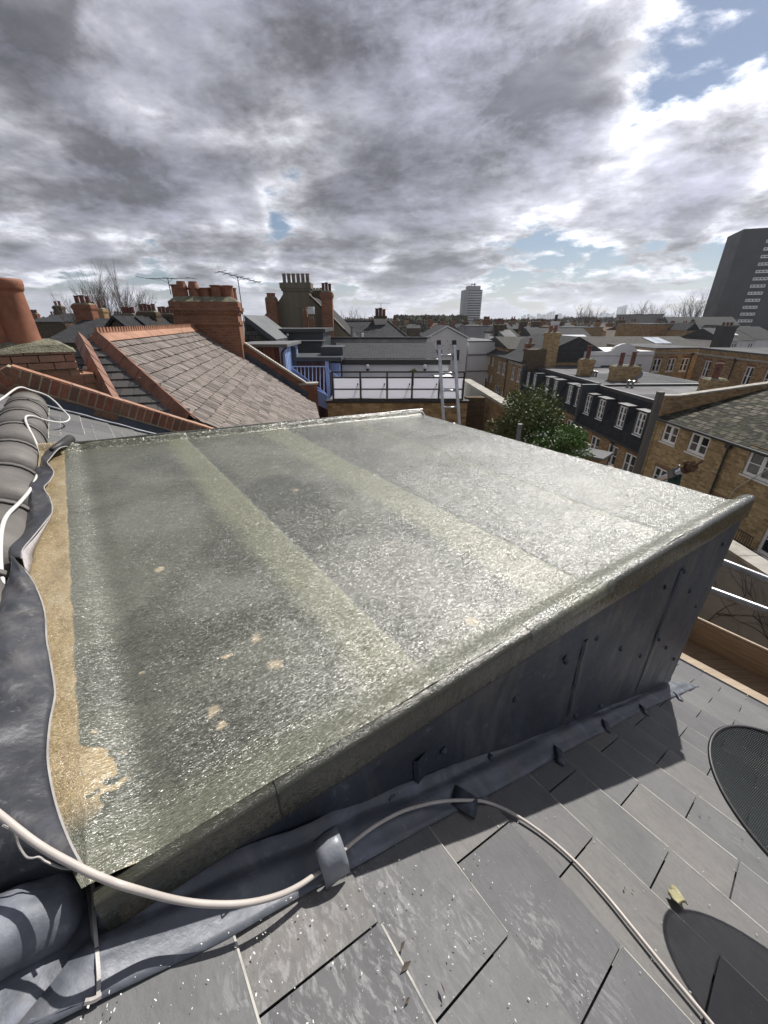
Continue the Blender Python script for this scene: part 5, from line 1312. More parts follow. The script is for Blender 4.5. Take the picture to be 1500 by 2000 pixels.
# flat brick buildings further
facade_house('flat_block', 'low brown brick block with flat roof left of the pale cabin', (19.2*1.5, 72), (27.0*1.35, 72), -11.5, -1.2, 8, [], 'brick_yellow', 'flat_roof', ('flat',))
facade_house('flat_block', 'wide plain brown brick block with flat roof below the pale cabin', (atY(1258, 650, 64).x, 64), (atY(1345, 650, 64).x, 64), -11.5, atY(1300, 634, 64).z, 8, [], 'brick_brown', 'flat_roof_pale', ('flat',))
facade_house('roof_cabin', 'pale metal clad rooftop cabin above the brown flat roofed block', (atY(1237, 625, 78).x, 78), (atY(1293, 625, 78).x, 78), -9, atY(1265, 615, 78).z, 6, [], 'conc_grey', 'flat_roof', ('flat',), cat='cabin')
# dark glass fronted roof with bright strip and white chimney (centre right)
lr, fl_, Wl = facade_house('slate_roofed_hall', 'dark slate roofed hall with bright strip rooflight low on its slope', (atY(1043, 660, 62).x, 62), (atY(1158, 660, 62).x, 62), -11.5, atY(1100, 661, 62).z, 8, [], 'brick_dark', 'slate_far', ('x', atY(1100, 641, 66).z))
mb = MB(); za, zb = atY(1100, 661, 62).z-.04, atY(1100, 641, 66).z
def rp2(x, v): return fl_(x, lerp(-.22, 4, v), lerp(za, zb, v))
rn2 = (rp2(1, 0)-rp2(0, 0)).cross(rp2(0, 1)-rp2(0, 0)).normalized()
mb.prism([rp2(Wl*.33, .02), rp2(Wl*.93, .02), rp2(Wl*.90, .32), rp2(Wl*.33, .32)], rn2*.08); mb.build('rooflight', M['glass_sky'], lr)
P = atY(1083, 640, 66.5); stack(lr, (P.x, P.y), 1.0, .8, -1.6, atY(1083, 628, 66.5).z, 'render_white', 1, .9, .22, 'black')
# brown arched roofline with slates, before the hall
ar, fa_, Wa = facade_house('arched_roof_house', 'house with low arched slate roof above the far mansard', (atY(1048, 690, 43).x, 43), (atY(1142, 700, 43).x, 43), -11.5, -3.4, 8, [], 'brick_brown', None)
mb = MB(); pr = [(0, -3.4), (.15, -2.9), (.3, -2.6), (.42, -2.5), (.55, -2.55), (.8, -2.85), (1.0, -3.35)]
mb.prism([fa_(Wa*a, -.05, z) for a, z in pr], fa_.y*8); mb.build('roof', M['slate_pale'], ar)
mb = MB(); mb.tube([fa_(Wa*a, -.1, z+.03) for a, z in pr], .09, 6); mb.build('verge', M['wood_grey'], ar)
P = atY(1058, 668, 40.5); stack(ar, (P.x, 43.6), .8, .6, -3.2, -2.2, 'brick_red', 1, .5, .15)
# gabled house and its neighbours at right
gh, fgh, Wgh = facade_house('gabled_house', 'small brown brick gabled house with two white windows near the dark tower', (atY(1336, 660, 60).x, 60), (atY(1360, 660, 60).x, 60), -11.5, atY(1350, 645, 60).z, 9, [(.15, .55, -2.9, -1.9), (.9, 1.25, -2.9, -1.9)], 'brick_yellow', 'slate_far', ('y', atY(1350, 632, 60).z))
facade_house('slate_roofed_house', 'grey slate roofed house with dark ridge between the gabled house and dark chimney', (atY(1361, 660, 60).x, 60.5), (atY(1396, 660, 60).x, 59.5), -11.5, atY(1380, 662, 60).z, 8, [], 'render_cream', 'slate_mid', ('x', atY(1380, 640, 64).z))
dk = thing('chimney_stack', 'massive soot black chimney stack beside the white houses at right', 'chimney', atY(1405, 680, 50))
P = atY(1405, 680, 50); mb = MB(); mb.box(Fr((P.x, P.y, 0)), -.75, .75, -.6, .6, -11.5, atY(1405, 638, 50).z); mb.box(Fr((P.x, P.y, 0)), -.85, .85, -.7, .7, atY(1405, 640, 50).z, atY(1405, 637, 50).z+.03); mb.build('brickwork', M['black'], dk)
for i in range(3): pot(dk, Vector((P.x-.45+.45*i, P.y, atY(1405, 637, 50).z)), .4, .14, 'terracotta_dark', style=2)
for i, (xa, xb, yb_, yt, rf, lab) in enumerate([(1409, 1437, 665, 641, 'slate_mid', 'white rendered house with grey roof just right of the black chimney'), (1436, 1478, 664, 640, 'slate_dark', 'white rendered house with steep black roof and rooflights at right'), (1476, 1530, 662, 638, 'slate_dark', 'white rendered house with black roof cut by the right edge')]):
    Y = 52; x0_, x1_ = atY(xa, 680, Y).x, atY(xb, 680, Y).x
    hh, ff, Wf = facade_house('white_house', lab, (x0_, Y+i*.3), (x1_-.08, Y+i*.3), -11.5, atY(xa, yb_, Y).z, 8, [(Wf_*.2, Wf_*.2+.35, -3.4, -2.6) for Wf_ in ((x1_-x0_),)]+[((x1_-x0_)*.65, (x1_-x0_)*.65+.6, -3.5, -2.5)], 'render_white', rf, ('x', atY(xa, yt, Y+4).z))
    if i == 1:
        mb = MB(); zb_, zt_ = atY(xa, yb_, Y).z-.04, atY(xa, yt, Y+4).z
        def rp3(x, v): return ff(x, lerp(-.22, 4, v), lerp(zb_, zt_, v))
        n3_ = (rp3(1, 0)-rp3(0, 0)).cross(rp3(0, 1)-rp3(0, 0)).normalized(); mb.prism([rp3(.3, .35), rp3(1.1, .35), rp3(1.1, .85), rp3(.3, .85)], n3_*.08); mb.build('rooflight', M['glass_sky'], hh)
facade_house('long_low_building', 'long dark roofed building at the foot of the dark tower', (atY(1310, 630, 110).x, 110), (atY(1420, 630, 110).x, 106), -11.5, atY(1350, 634, 110).z, 10, [], 'brick_dark', 'slate_dark', ('x', atY(1350, 619, 114).z))

# ============================================================ towers
def tower(name, label, px0, px1, Y, ptop, wall, nfl, kind):
    x0, x1 = atY(px0, 625, Y).x, atY(px1, 625, Y).x; W = x1-x0; zt = atY((px0+px1)/2, ptop, Y).z; f = Fr((x0, Y, 0))
    t_ = thing(name, label, 'tower block', (x0+W/2, Y+W/2, -11.5)); return t_, f, W, zt
tw, f, W, zt = tower('tower_block', 'pale concrete tower block with balcony bands on the central horizon', 902, 937, 480, 566, 0, 16, 0)
mb = MB(); mb.box(f, 0, W, 0, W*.9, -11.5, zt); mb.build('wall', M['conc_grey'], tw)
nf = 16; fh = (zt+9)/nf
for k in range(nf):
    z = -9+k*fh
    mb = MB(); mb.box(f, W*.22, W*.97, -.9, -.002, z, z+fh*.36); mb.build('balcony', M['pale_concrete'], tw)
    mb = MB(); mb.box(f, W*.24, W*.95, -.05, .02, z+fh*.38, z+fh*.94); mb.build('window_band', M['glass'], tw)
mb = MB(); mb.box(f, W*.2, W*.9, W*.1, W*.7, zt, zt+fh*1.6); mb.build('plant_room', M['conc_grey'], tw)
mb = MB()
for a in (.45, .58, .62): mb.tube([f(W*a, W*.3, zt+fh*1.6), f(W*a, W*.3, zt+fh*2.8)], .35, 5)
mb.box(f, W*.42, W*.66, W*.28, W*.32, zt+fh*2.1, zt+fh*2.4); mb.build('mast', M['dark_metal'], tw)
# dark tower right
Y = 175; P = atY(1389, 640, Y); f = Fr((P.x, Y, 0), (.93, -.36, 0), (.36, .93, 0)); zt = atY(1440, 452, Y).z
td = thing('tower_block', 'tall dark brick tower block with columns of white windows at right edge', 'tower block', f(15, 8, -11.5))
mb = MB(); mb.box(f, 0, 34, 0, 16, -11.5, zt); mb.build('wall', M['tower_dark'], td)
mb = MB(); mb.box(f, 0, 34.1, -.15, 16.1, zt, zt+.7); mb.box(f, 12, 26, 3, 12, zt+.7, zt+6); mb.build('parapet', M['tower_dark'], td)
mb = MB(); mb.tube([f(11.5, 3, zt+.7), f(11.5, 3, zt+9)], .25, 5); mb.build('mast', M['rust'], td)
nf = 14; fh = (zt+4)/nf
for k in range(nf):
    for x0_ in (8.0, 20.5):
        zc_ = -3.2+k*fh; w = (x0_, x0_+4.6, zc_, zc_+fh*.42)
        window(td, f.at(0, -.14, 0), *w, cols=4, rows=1, dep=.12, fw=.30, sill=False)

# ============================================================ centre: terrace building behind the balustrade
YB = 15.0
tb_ = thing('terrace_building', 'white building with dark slate lean-to roof, black fascia and roof terrace', 'building', (.6, 18, -11.5))
xl, xr = atY(640, 800, YB).x, atY(912, 800, YB).x; zd = atY(780, 785, YB).z
mb = MB(); mb.box(Fr((0, 0, 0)), xl, xr, YB, YB+.3, -11.5, zd-.03); mb.build('brick_wall', M['brick_yellow'], tb_)
mb = MB(); mb.box(Fr((0, 0, 0)), xl-.05, xr+.05, YB-.06, YB+.32, zd-.028, zd+.05); mb.build('terrace_kerb', M['black'], tb_)
mb = MB(); mb.box(Fr((0, 0, 0)), xl, xr, YB+.302, 19, zd-.3, zd-.02); mb.build('terrace_floor', M['flat_roof_pale'], tb_)
zf0, zf1 = atY(760, 712, 19).z, atY(760, 702, 19).z; xw0, xw1 = atY(668, 712, 19).x, atY(876, 712, 19).x
mb = MB(); mb.box(Fr((0, 0, 0)), xw0, xw1, 19, 19.3, -11.5, zf0); mb.box(Fr((0, 0, 0)), xw0, xw0+.2, 19.3, 26, -11.5, zf0); mb.box(Fr((0, 0, 0)), xw1-.2, xw1, 19.3, 26, -11.5, zf0); mb.build('white_wall', M['render_white'], tb_)
mb = MB(); mb.box(Fr((0, 0, 0)), xw0-.02, xw1+.06, 18.86, 19.1, zf0+.002, zf1); mb.build('fascia', M['black'], tb_)
a0, a1_, b1_, b0 = atY(666, 700, 19.1), atY(858, 700, 19.1), atY(845, 668, 24), atY(655, 668, 24)
mb = MB(); mb.face([a0, a1_, b1_, b0]); mb.build('slate_roof', M['slate_mid'], tb_)
for k in range(1, 17): pass
mb = MB(); mb.box(Fr((0, 0, 0)), atY(600, 664, 24.2).x, atY(833, 664, 24.2).x, 24.05, 24.4, -3.0, atY(700, 662, 24.2).z); o = mb.build('rear_parapet', M['render_old'], tb_)
mb = MB(); mb.box(Fr((0, 0, 0)), atY(599, 664, 24.2).x, atY(834, 664, 24.2).x, 24.0, 24.45, atY(700, 662, 24.2).z+.002, atY(700, 662, 24.2).z+.10); mb.build('parapet_capping', M['black'], o)
mb = MB()
fr0 = Fr((0, 0, 0)); mb.box(fr0, atY(845, 716, 19).x, xw1+.05, 17.2, 18.98, zd-.02, atY(760, 735, 18).z); mb.build('white_return', M['render_white'], tb_)
for px in (718, 830):
    P = atY(px, 716, 18.75); g = thing('wall_lamp', f"white globe lamp on black bracket, {'left' if px < 800 else 'right'} one on the white terrace wall", 'lamp', P, 'globe lamps on the terrace wall')
    mb = MB(); r = .10; mb.lathe(P, [(r*math.sin(a), -r*math.cos(a)) for a in [math.pi*k/10 for k in range(1, 10)]], 14); mb.build('globe', M['render_white'], g, smooth=True)
    mb = MB(); mb.lathe(P-Z3*.20, [(.05, 0), (.07, .06), (.06, .11)], 10); mb.tube([P-Z3*.17, P-Z3*.17+Vector((0, .25, 0))], .025, 6); mb.build('bracket', M['black'], g)
# balustrade
bl = thing('glass_balustrade', 'black metal railing with white obscured glass panels on top of the brick wall', 'railing', ((xl+xr)/2, YB+.1, zd))
zr1, zg, zm = atY(780, 727, YB).z, atY(780, 738, YB).z, atY(780, 761, YB).z
pxs = [650, 704, 756, 805, 858, 905]; xs = [atY(p_, 755, YB+.1).x for p_ in pxs]
for x in xs:
    mb = MB(); mb.box(Fr((x, YB+.1, 0)), -.03, .03, -.03, .03, zd-.9, zr1); mb.build('post', M['dark_metal'], bl)
for x, s_ in ((xs[1]-.1, 1), (xs[2]-.1, 1), (xs[3]-.1, 1), (xs[4]-.1, 1)):
    mb = MB(); mb.tube([Vector((x, YB+.1, zm+.2)), Vector((x-.02, YB+.9, zd+.02))], .02, 5); mb.build('stay', M['dark_metal'], bl)
for z, r in ((zr1, .028), (zg, .026), (zm, .022), (zd+.07, .028)):
    mb = MB(); mb.box(Fr((0, YB+.1, z)), xs[0]-.03, xs[-1]+.03, -.034, .034, -r, r); mb.build('rail', M['dark_metal'], bl)
for x0_, x1_ in zip(xs, xs[1:]):
    mb = MB(); mb.box(Fr((0, YB+.16, 0)), x0_+.04, x1_-.04, 0, .012, zd+.11, zg-.03); mb.build('glass_panel', M['frosted'], bl)
for px in (718, 826):
    P = atY(px, 748, YB+1.0); c_ = thing('terrace_chair', f"rounded grey chair back behind the {'left' if px < 800 else 'right'} part of the glass balustrade", 'chair', Vector((P.x, P.y+.3, zd)), 'chairs on the terrace')
    mb = MB(); rows = [[Vector((P.x+.36*math.sin(a), P.y+.3-.30*math.cos(a), zd+z)) for a in [R_(-110+220*k/14) for k in range(15)]] for z in (.28, .5, .74)]; mb.grid(rows); mb.build('backrest', M['conc_grey'], c_, smooth=True, solid=.05)
    mb = MB(); mb.lathe(Vector((P.x, P.y+.3, zd+.25)), [(.30, 0), (.33, .05), (.32, .14), (.1, .16)], 14); mb.build('seat', M['conc_grey'], c_)
    for sx in (-.2, .2):
        for sy in (-.18, .18): mb = MB(); mb.tube([Vector((P.x+sx, P.y+.3+sy, zd-.02)), Vector((P.x+sx*.9, P.y+.3+sy*.9, zd+.26))], .02, 5); mb.build('leg', M['dark_metal'], c_)
mb = MB(); rnd = random.Random(4); P = atY(808, 728, YB+.05)
for k in range(9):
    a = R_(20+k*17); l = .16+.05*rnd.random(); q = P+Vector((math.cos(a)*l, rnd.uniform(-.05, .05), math.sin(a)*l*.9)); s_ = Vector((-math.sin(a), 0, math.cos(a)))*.022; mb.face([P, P.lerp(q, .5)+s_, q, P.lerp(q, .5)-s_])
mb.tube([P-Z3*.45, P], .012, 5); tag(mb.build('potted_plant', M['leaf_dark']), 'small spiky plant poking over the balustrade rail', 'plant')
# --- blue clad rooms and dark blocks left of it
fr0 = Fr((0, 0, 0))
b1 = thing('timber_clad_room', 'rooftop room clad in dark red planks with bright blue side, nearer the brick parapet', 'rooftop room', (atY(520, 700, 16).x, 17, -4))
x0_, x1_ = atY(470, 700, 16).x, atY(556, 700, 16).x; z1 = atY(520, 678, 16).z
mb = MB(); mb.box(fr0, x0_, x1_-.02, 16, 18.2, -6, z1); mb.build('plank_wall', M['planks'], b1)
mb = MB(); mb.box(fr0, x1_-.018, x1_+.04, 15.99, 18.4, -6, z1-.002); 
for k in range(9): mb.box(fr0, x1_+.042, x1_+.06, 16.1+k*.26, 16.16+k*.26, -6, z1-.004)
mb.box(fr0, x1_-.16, x1_+.045, 15.95, 15.988, -6, z1-.003); mb.build('blue_side', M['pale_blue'], b1)
mb = MB(); mb.box(fr0, x0_-.1, x1_+.18, 15.85, 18.6, z1+.002, z1+.11); mb.build('flat_roof', M['flat_roof_pale'], b1, bevel=.01)
mb = MB(); P = Vector((x1_+.02, 15.9, z1)); mb.tube(smooth_line([P+Vector((.12, 0, .0)), P+Vector((-.02, -.02, -.12)), P+Vector((-.1, 0, -.35)), P+Vector((-.1, 0, -1.6))], 5), .035, 7); mb.build('downpipe', M['black'], b1, smooth=True)
b2 = thing('timber_clad_room', 'rooftop room with dark red planks and blue corner post beside the white wall', 'rooftop room', (atY(620, 720, 17).x, 18, -4))
x0_, x1_ = atY(572, 720, 17.2).x, atY(636, 720, 17.2).x; z1 = atY(610, 705, 17.2).z; x2_ = atY(668, 715, 17.2).x
mb = MB(); mb.box(fr0, x0_, x1_, 17.2, 19, -6, z1); mb.build('plank_wall', M['planks'], b2)
mb = MB(); mb.box(fr0, x1_+.002, x1_+.14, 17.1, 17.3, -6, z1-.002); mb.box(fr0, x1_+.142, x2_-.12, 17.6, 17.66, -6, z1-.12)
for k in range(5): mb.box(fr0, x1_+.2+k*.08, x1_+.23+k*.08, 17.56, 17.598, -6, z1-.13)
mb.tube([Vector((x1_+.1, 17.05, z1-.3)), Vector((x2_+.15, 17.0, z1-.85))], .035, 5); mb.build('blue_side', M['pale_blue'], b2)
mb = MB(); mb.box(fr0, x0_-.1, x2_, 17.0, 19.2, z1+.002, z1+.16); mb.box(fr0, x1_-.25, x2_, 17.8, 19.2, z1+.162, z1+.5); mb.build('flat_roof', M['flat_dark'], b2, bevel=.01)
mb = MB(); mb.box(fr0, x0_-.05, x0_+.22, 17.05, 17.19, -4, z1+.55); mb.build('pier', M['flat_dark'], b2)
bb = thing('blue_stair_rail', 'blue timber stair balustrade with pale upright bars sloping down behind the parapet', 'railing', atY(600, 740, 16.2))
A0, A1_ = atY(569, 716, 16.2), atY(636, 716, 16.2); B0, B1_ = atY(569, 716, 16.2), atY(636, 762, 15.6)
mb = MB(); mb.tube([A0, A1_], .022, 6); mb.build('top_rail', M['pale_blue'], bb)
mb = MB(); mb.prism([B0-Z3*.03, B0-Z3*.33, B1_-Z3*.50, B1_-Z3*.12], Vector((0, .04, 0))); mb.build('sloping_string', M['blue_paint'], bb)
for k in range(9):
    f_ = (k+.5)/9; mb = MB(); p, q = A0.lerp(A1_, f_), B0.lerp(B1_, f_)-Z3*.1; mb.tube([p, q], .016, 5); mb.build('baluster', M['pale_blue'], bb)
mb = MB(); mb.prism([atY(575, 738, 15.9), atY(640, 772, 15.3), atY(640, 800, 15.3), atY(575, 770, 15.9)], Vector((0, .05, 0))); mb.build('lower_panel', M['blue_paint'], bb)
b3 = thing('dark_clad_dormer', 'dark grey flat roofed dormer block behind the timber rooms', 'dormer', (atY(580, 665, 21).x, 22, -4))
Y = 21; mb = MB(); xa, xb = atY(520, 660, Y).x, atY(632, 660, Y).x; za = atY(580, 649, Y).z
mb.box(fr0, xa, xb-.02, Y, Y+3, -5, za); mb.box(fr0, atY(575, 680, Y-1).x, atY(630, 680, Y-1).x, Y-1, Y-.002, -5, atY(600, 668, Y-1).z); mb.build('wall', M['flat_dark'], b3)
mb = MB(); mb.box(fr0, xa-.1, xb+.12, Y-.15, Y+3.2, za+.002, za+.16); mb.box(fr0, atY(573, 680, Y-1).x, atY(632, 680, Y-1).x, Y-1.1, Y-.16, atY(600, 668, Y-1).z+.002, atY(600, 668, Y-1).z+.06); mb.build('flat_roof', M['flat_roof'], b3, bevel=.01)
window(b3, Fr((xb+.0, Y+.2, 0), (0, 1, 0), (-1, 0, 0)), .3, 1.5, za-1.0, za-.15, cols=2, rows=1, sill=False)
mb = MB(); P = atY(562, 656, 20.8); mb.lathe(P, [(.05, 0), (.06, .05), (.05, .1)], 8); mb.tube([P, P+Vector((0, .3, 0))], .02, 5); tag(mb.build('security_lamp', M['render_white']), 'tiny white security lamp on the dark dormer wall', 'lamp')
# steep dark roof and sloping skylight roof behind the broad chimney
sr = thing('steep_roof_house', 'dark boarded steep roof rising right behind the broad chimney', 'house', atY(500, 680, 18.5)-Z3*4)
mb = MB(); mb.prism([atY(478, 618, 18.5), atY(536, 662, 18.5), atY(540, 672, 18.5), atY(478, 672, 18.5)], Vector((0, 3.2, 0))); mb.build('roof', M['slate_pale'], sr)
mb = MB(); p, q = atY(476, 615, 18.4), atY(540, 663, 18.4); mb.prism([p, q, q-Z3*.22, p-Z3*.22], Vector((0, 3.4, 0))); mb.build('verge_board', M['flat_dark'], sr)
# --- rendered gable with the tall stacks
Y = 26; hg = thing('rendered_house', 'grey rendered gable house topped by a tall stack with six buff pots', 'house', (atY(590, 650, Y).x, Y+3, -11.5))
pl = [(497, 665), (505, 628), (524, 608), (543, 590), (553, 574), (553, 553), (603, 553), (604, 575), (628, 598), (652, 621), (684, 655), (690, 672), (690, 700), (497, 700)]
pts = [atY(x, y, Y) for x, y in pl]; pts[-1].z = -11.5; pts[-2].z = -11.5
mb = MB(); mb.prism(pts[::-1], Vector((0, .45, 0))); mb.build('gable_wall', M['render_grey'], hg)
P0_, P1_ = atY(550, 562, Y), atY(605, 562, Y); ztp = atY(578, 552, Y).z
mb = MB(); mb.box(fr0, P0_.x-.02, P1_.x+.02, Y-.10, Y+.75, ztp-.42, ztp-.30); mb.box(fr0, P0_.x-.08, P1_.x+.08, Y-.14, Y+.8, ztp-.298, ztp); mb.box(fr0, P0_.x+.05, P1_.x-.05, Y-.04, Y+.7, ztp-3, ztp-.422); o = mb.build('chimney', M['render_grey'], hg)
for k in range(6): pot(o, Vector((lerp(P0_.x+.14, P1_.x-.14, k/5), Y+.3, ztp)), .47, .105, 'pot_buff', style=2)
for (xa, xb) in ((543, 505), (604, 690)):
    ya, yb = (588, 628) if xa < 560 else (576, 660)
    p, q = atY(xa, ya, Y-.05), atY(xb, yb, Y-.05); mb = MB(); mb.prism([p, q, q-Z3*.12, p-Z3*.12], Vector((0, .55, 0))); mb.build('verge', M['slate_far'], hg)
    mb = MB(); p, q = atY(xa, ya+2, Y+.45), atY(xb, yb+2, Y+.45); mb.face([p, q, q+Vector((0, 7, 0)), p+Vector((0, 7, 0))]); mb.build('roof', M['slate_far'], hg)
P = atY(530, 600, Y-.4); stack(hg, (P.x, Y-.2), .62, .5, -2.5, atY(530, 583, Y-.3).z, 'brick_orange', 1, .22, .24, 'brick_orange', corbel=False)
P = atY(640, 620, Y-.4); stack(hg, (P.x, Y-.2), .62, .55, -2.5, atY(640, 571, Y-.3).z, 'brick_orange', 3, .42, .085, 'terracotta_dark')
P = atY(596, 630, Y-1.2); stack(hg, (P.x, Y-1.0), .26, .3, -2, atY(596, 606, Y-1).z, 'brick_orange', 1, .15, .1, corbel=False); P = atY(609, 630, Y-1.4); o = stack(hg, (P.x, Y-1.3), .24, .3, -2, atY(609, 621, Y-1.3).z, 'brick_orange', 1, .12, .09, corbel=False)
mb = MB(); P = atY(609, 621, Y-1.3); mb.box(Fr((P.x, Y-1.3, P.z+.2)), -.17, .17, -.15, .15, 0, .36); mb.build('cowl', M['render_white'], o)
P = atY(618, 585, 31); hh_ = thing('chimney_stack', 'dark buff stack with four squat pots behind the rendered gable', 'chimney', (P.x, 31, -1)); stack(hh_, (P.x, 31), 1.05, .6, -2, atY(618, 568, 31).z, 'brick_dark', 4, .12, .10, 'pot_buff')
yagi('television_aerial', 'old aerial with long arms before the rendered gable', atY(590, 643, 23.5), 1.0, 1.0, rot=.25, n=4)
# roof with white chimney and three pots
Y = 30; c4 = thing('slate_roofed_house', 'blue slate hipped roof with white rendered stack and three sooty pots', 'house', (atY(730, 640, Y).x, Y+3, -11.5))
a, b, c, d = atY(640, 668, Y), atY(800, 662, Y), atY(757, 627, Y+3.2), atY(655, 628, Y+3.2)
mb = MB(); mb.face([a, b, c, d]); mb.face([b, Vector((b.x, b.y+6.4, b.z)), c]); mb.face([Vector((a.x, a.y+6.4, a.z)), a, d]); mb.face([Vector((b.x, b.y+6.4, b.z)), Vector((a.x, a.y+6.4, a.z)), d, c]); mb.build('roof', M['slate_mid'], c4)
mb = MB(); mb.box(fr0, a.x+.2, b.x-.2, Y+.2, Y+6.2, -11.5, a.z+.02); mb.build('wall', M['brick_brown'], c4)
mb = MB(); mb.tube([d, c], .07, 6); mb.tube([c, b], .07, 6); mb.build('ridge', M['slate_far'], c4)
P = atY(743, 636, Y+2.9); o = stack(c4, (P.x, P.y), .86, .6, -1.4, atY(743, 622, Y+2.9).z, 'render_cream', 3, .62, .13, 'terracotta_dark')
mb = MB(); mb.box(Fr((P.x, P.y, 0)), -.5, .5, -.35, .35, atY(743, 622, Y+2.9).z-.02, atY(743, 617, Y+2.9).z); mb.build('stack_head', M['brick_dark'], o)
yagi('television_aerial', 'many armed aerial over the three sooty pots', atY(744, 620, Y+2.8), .95, 1.3, rot=.3, n=6)
mb = MB(); P = atY(688, 658, 26); mb.lathe(Vector((P.x, P.y, P.z)), [(.09, 0), (.09, .5), (.13, .52), (.13, .6)], 9); tag(mb.build('flue_pipe', M['galv']), 'bright steel flue pipe in front of the blue slate roof', 'flue')
mb = MB(); P = atY(708, 658, 26); mb.lathe(Vector((P.x, P.y, P.z)), [(.05, 0), (.05, .14), (.09, .16), (.07, .2)], 9); tag(mb.build('vent_pipe', M['render_white']), 'small white vent pipe beside the steel flue', 'vent')
# white gabled house and pale blocks
Y = 48; z_e = atY(870, 662, Y).z
wg, fwg, Wwg = facade_house('white_house', 'white rendered gable end house with two small dark windows beyond the ladder', (atY(833, 690, Y).x, Y), (atY(911, 690, Y).x, Y), -11.5, z_e, 9, [(1.05, 1.75, -4.1, -3.05), (3.0, 3.75, -4.1, -3.05)], 'render_white', None, frame='dark_metal')
gz = atY(870, 640, Y).z
mb = MB(); mb.prism([fwg(0, 0, z_e+.001), fwg(Wwg, 0, z_e+.001), fwg(Wwg*.48, 0, gz)], fwg.y*.3); mb.build('gable', M['render_white'], wg)
mb = MB(); p0__, p1__, p2__ = fwg(-.2, -.12, z_e), fwg(Wwg*.48, -.12, gz+.08), fwg(Wwg+.2, -.12, z_e)
mb.prism([p0__, p1__, p1__+Z3*.14, p0__+Z3*.14], fwg.y*9); mb.prism([p1__, p2__, p2__+Z3*.14, p1__+Z3*.14], fwg.y*9); mb.build('roof', M['slate_mid'], wg)
mb = MB(); mb.prism([p0__-fwg.y*.02, p1__-fwg.y*.02, p1__-fwg.y*.02+Z3*.16, p0__-fwg.y*.02+Z3*.16], fwg.y*.05*-1); mb.prism([p1__-fwg.y*.02, p2__-fwg.y*.02, p2__-fwg.y*.02+Z3*.16, p1__-fwg.y*.02+Z3*.16], fwg.y*.05*-1); mb.build('barge_board', M['white_frame'], wg)
mb = MB(); rnd = random.Random(9)
for k in range(16):
    x, z = rnd.uniform(.3, Wwg-.3), rnd.uniform(-4.6, z_e); mb.box(fwg, x-.06, x+.06, -.006, .01, z-.04, z+.04)
mb.build('putlog_hole', M['conc_grey'], wg)
wb, fwb, Wwb = facade_house('white_block', 'white flat roofed block joined to the right of the white gable end', (atY(912, 690, 50).x, 49.5), (atY(985, 690, 50).x, 50.5), -11.5, atY(950, 668, 50).z, 10, [(2.6, 3.0, -7.8, -6.4), (3.3, 3.6, -7.8, -6.4)], 'render_white', 'flat_dark', ('flat',), frame='dark_metal')
mb = MB(); mb.box(fwb, 0, Wwb, -.08, 0, -3.8, -3.6); mb.box(fwb, 0, Wwb, -.07, 0, -5.6, -5.45); mb.build('string_course', M['conc_grey'], wb)
facade_house('grey_shed', 'plain grey flat roofed block beyond the white gable end', (atY(914, 650, 70).x, 70), (atY(972, 650, 70).x, 70), -11.5, atY(940, 638, 70).z, 8, [], 'conc_grey', 'flat_roof', ('flat',), cat='shed')
facade_house('white_house', 'small white gabled house with dark roof, far left of the pale tower foot', (atY(897, 650, 90).x, 90), (atY(915, 650, 90).x, 90), -11.5, atY(900, 652, 90).z, 8, [], 'render_white', 'slate_dark', ('y', atY(905, 641, 90).z))
# old boundary wall
bw = thing('boundary_wall', 'old boundary wall, white render then brown brick, with pale stone coping', 'wall', (4.1, 16.5, -11.5))
fbw = Fr((3.85, 20, 0), (.04, -1, 0), (1, .04, 0))
mb = MB(); mb.box(fbw, 0, 3.6, 0, .3, -11.5, -2.68); mb.build('rendered_part', M['render_old'], bw)
mb = MB(); mb.box(fbw, 3.602, 7.3, .01, .3, -11.5, -2.68); mb.build('brick_part', M['brick_brown'], bw)
mb = MB(); mb.box(fbw, -.05, 7.35, -.06, .36, -2.678, -2.58); mb.build('coping', M['stone'], bw)
mb = MB(); mb.box(fr0, xr+.002, 3.86, 15.3, 15.7, -11.5, zd+.1); mb.build('pier', M['brick_dark'], bw)
# grey garden wall at right with ivy
gw = thing('garden_wall', 'grey rendered garden wall with cracked pale coping and bare ivy stems', 'wall', (8.6, 7, -11.5))
fgw = Fr((8.05, 14, 0), (.03, -1, 0), (1, .03, 0))
M['render_grey2'] = mat('smooth_grey_render', (.30, .30, .305), (.22, .225, .22), .85, scale=1.2, bs=.25)
mb = MB(); mb.box(fgw, 0, 14, 0, .42, -11.5, -4.98); mb.build('wall_face', M['render_grey2'], gw)
mb = MB()
for k in range(16): mb.box(fgw, k*.9+.006, k*.9+.894, -.04, .46, -4.978, -4.9)
mb.build('coping', M['stone'], gw, bevel=.006)
def ivy(fr, x0, z0, n, seed, spread=1.2):
    rnd = random.Random(seed); mb = MB()
    def grow(x, z, a, L, r, dep):
        pts = [fr(x, -.02, z)]
        for k in range(5):
            a += rnd.uniform(-.35, .35); x += math.sin(a)*L/5; z += math.cos(a)*L/5
            if z > -5.1: break
            pts.append(fr(x, -.02, z))
        if len(pts) > 1: mb.tube(pts, [lerp(r, r*.6, i/(len(pts)-1)) for i in range(len(pts))], 4, cap=False)
        if dep > 0 and z < -5.2:
            for s in range(rnd.choice((2, 2, 3))): grow(x, z, a+rnd.uniform(-1.0, 1.0)*spread, L*.72, r*.6, dep-1)
    for k in range(n): grow(x0+rnd.uniform(-.3, .3), z0, rnd.uniform(-.4, .4), 1.9, .022, 5)
    return mb
mb = ivy(fgw, 7.2, -9.6, 3, 5); mb.build('ivy_stem', M['ivy'], gw)
mb = ivy(fgw, 8.3, -9.3, 2, 8); mb.build('ivy_stem', M['ivy'], gw)
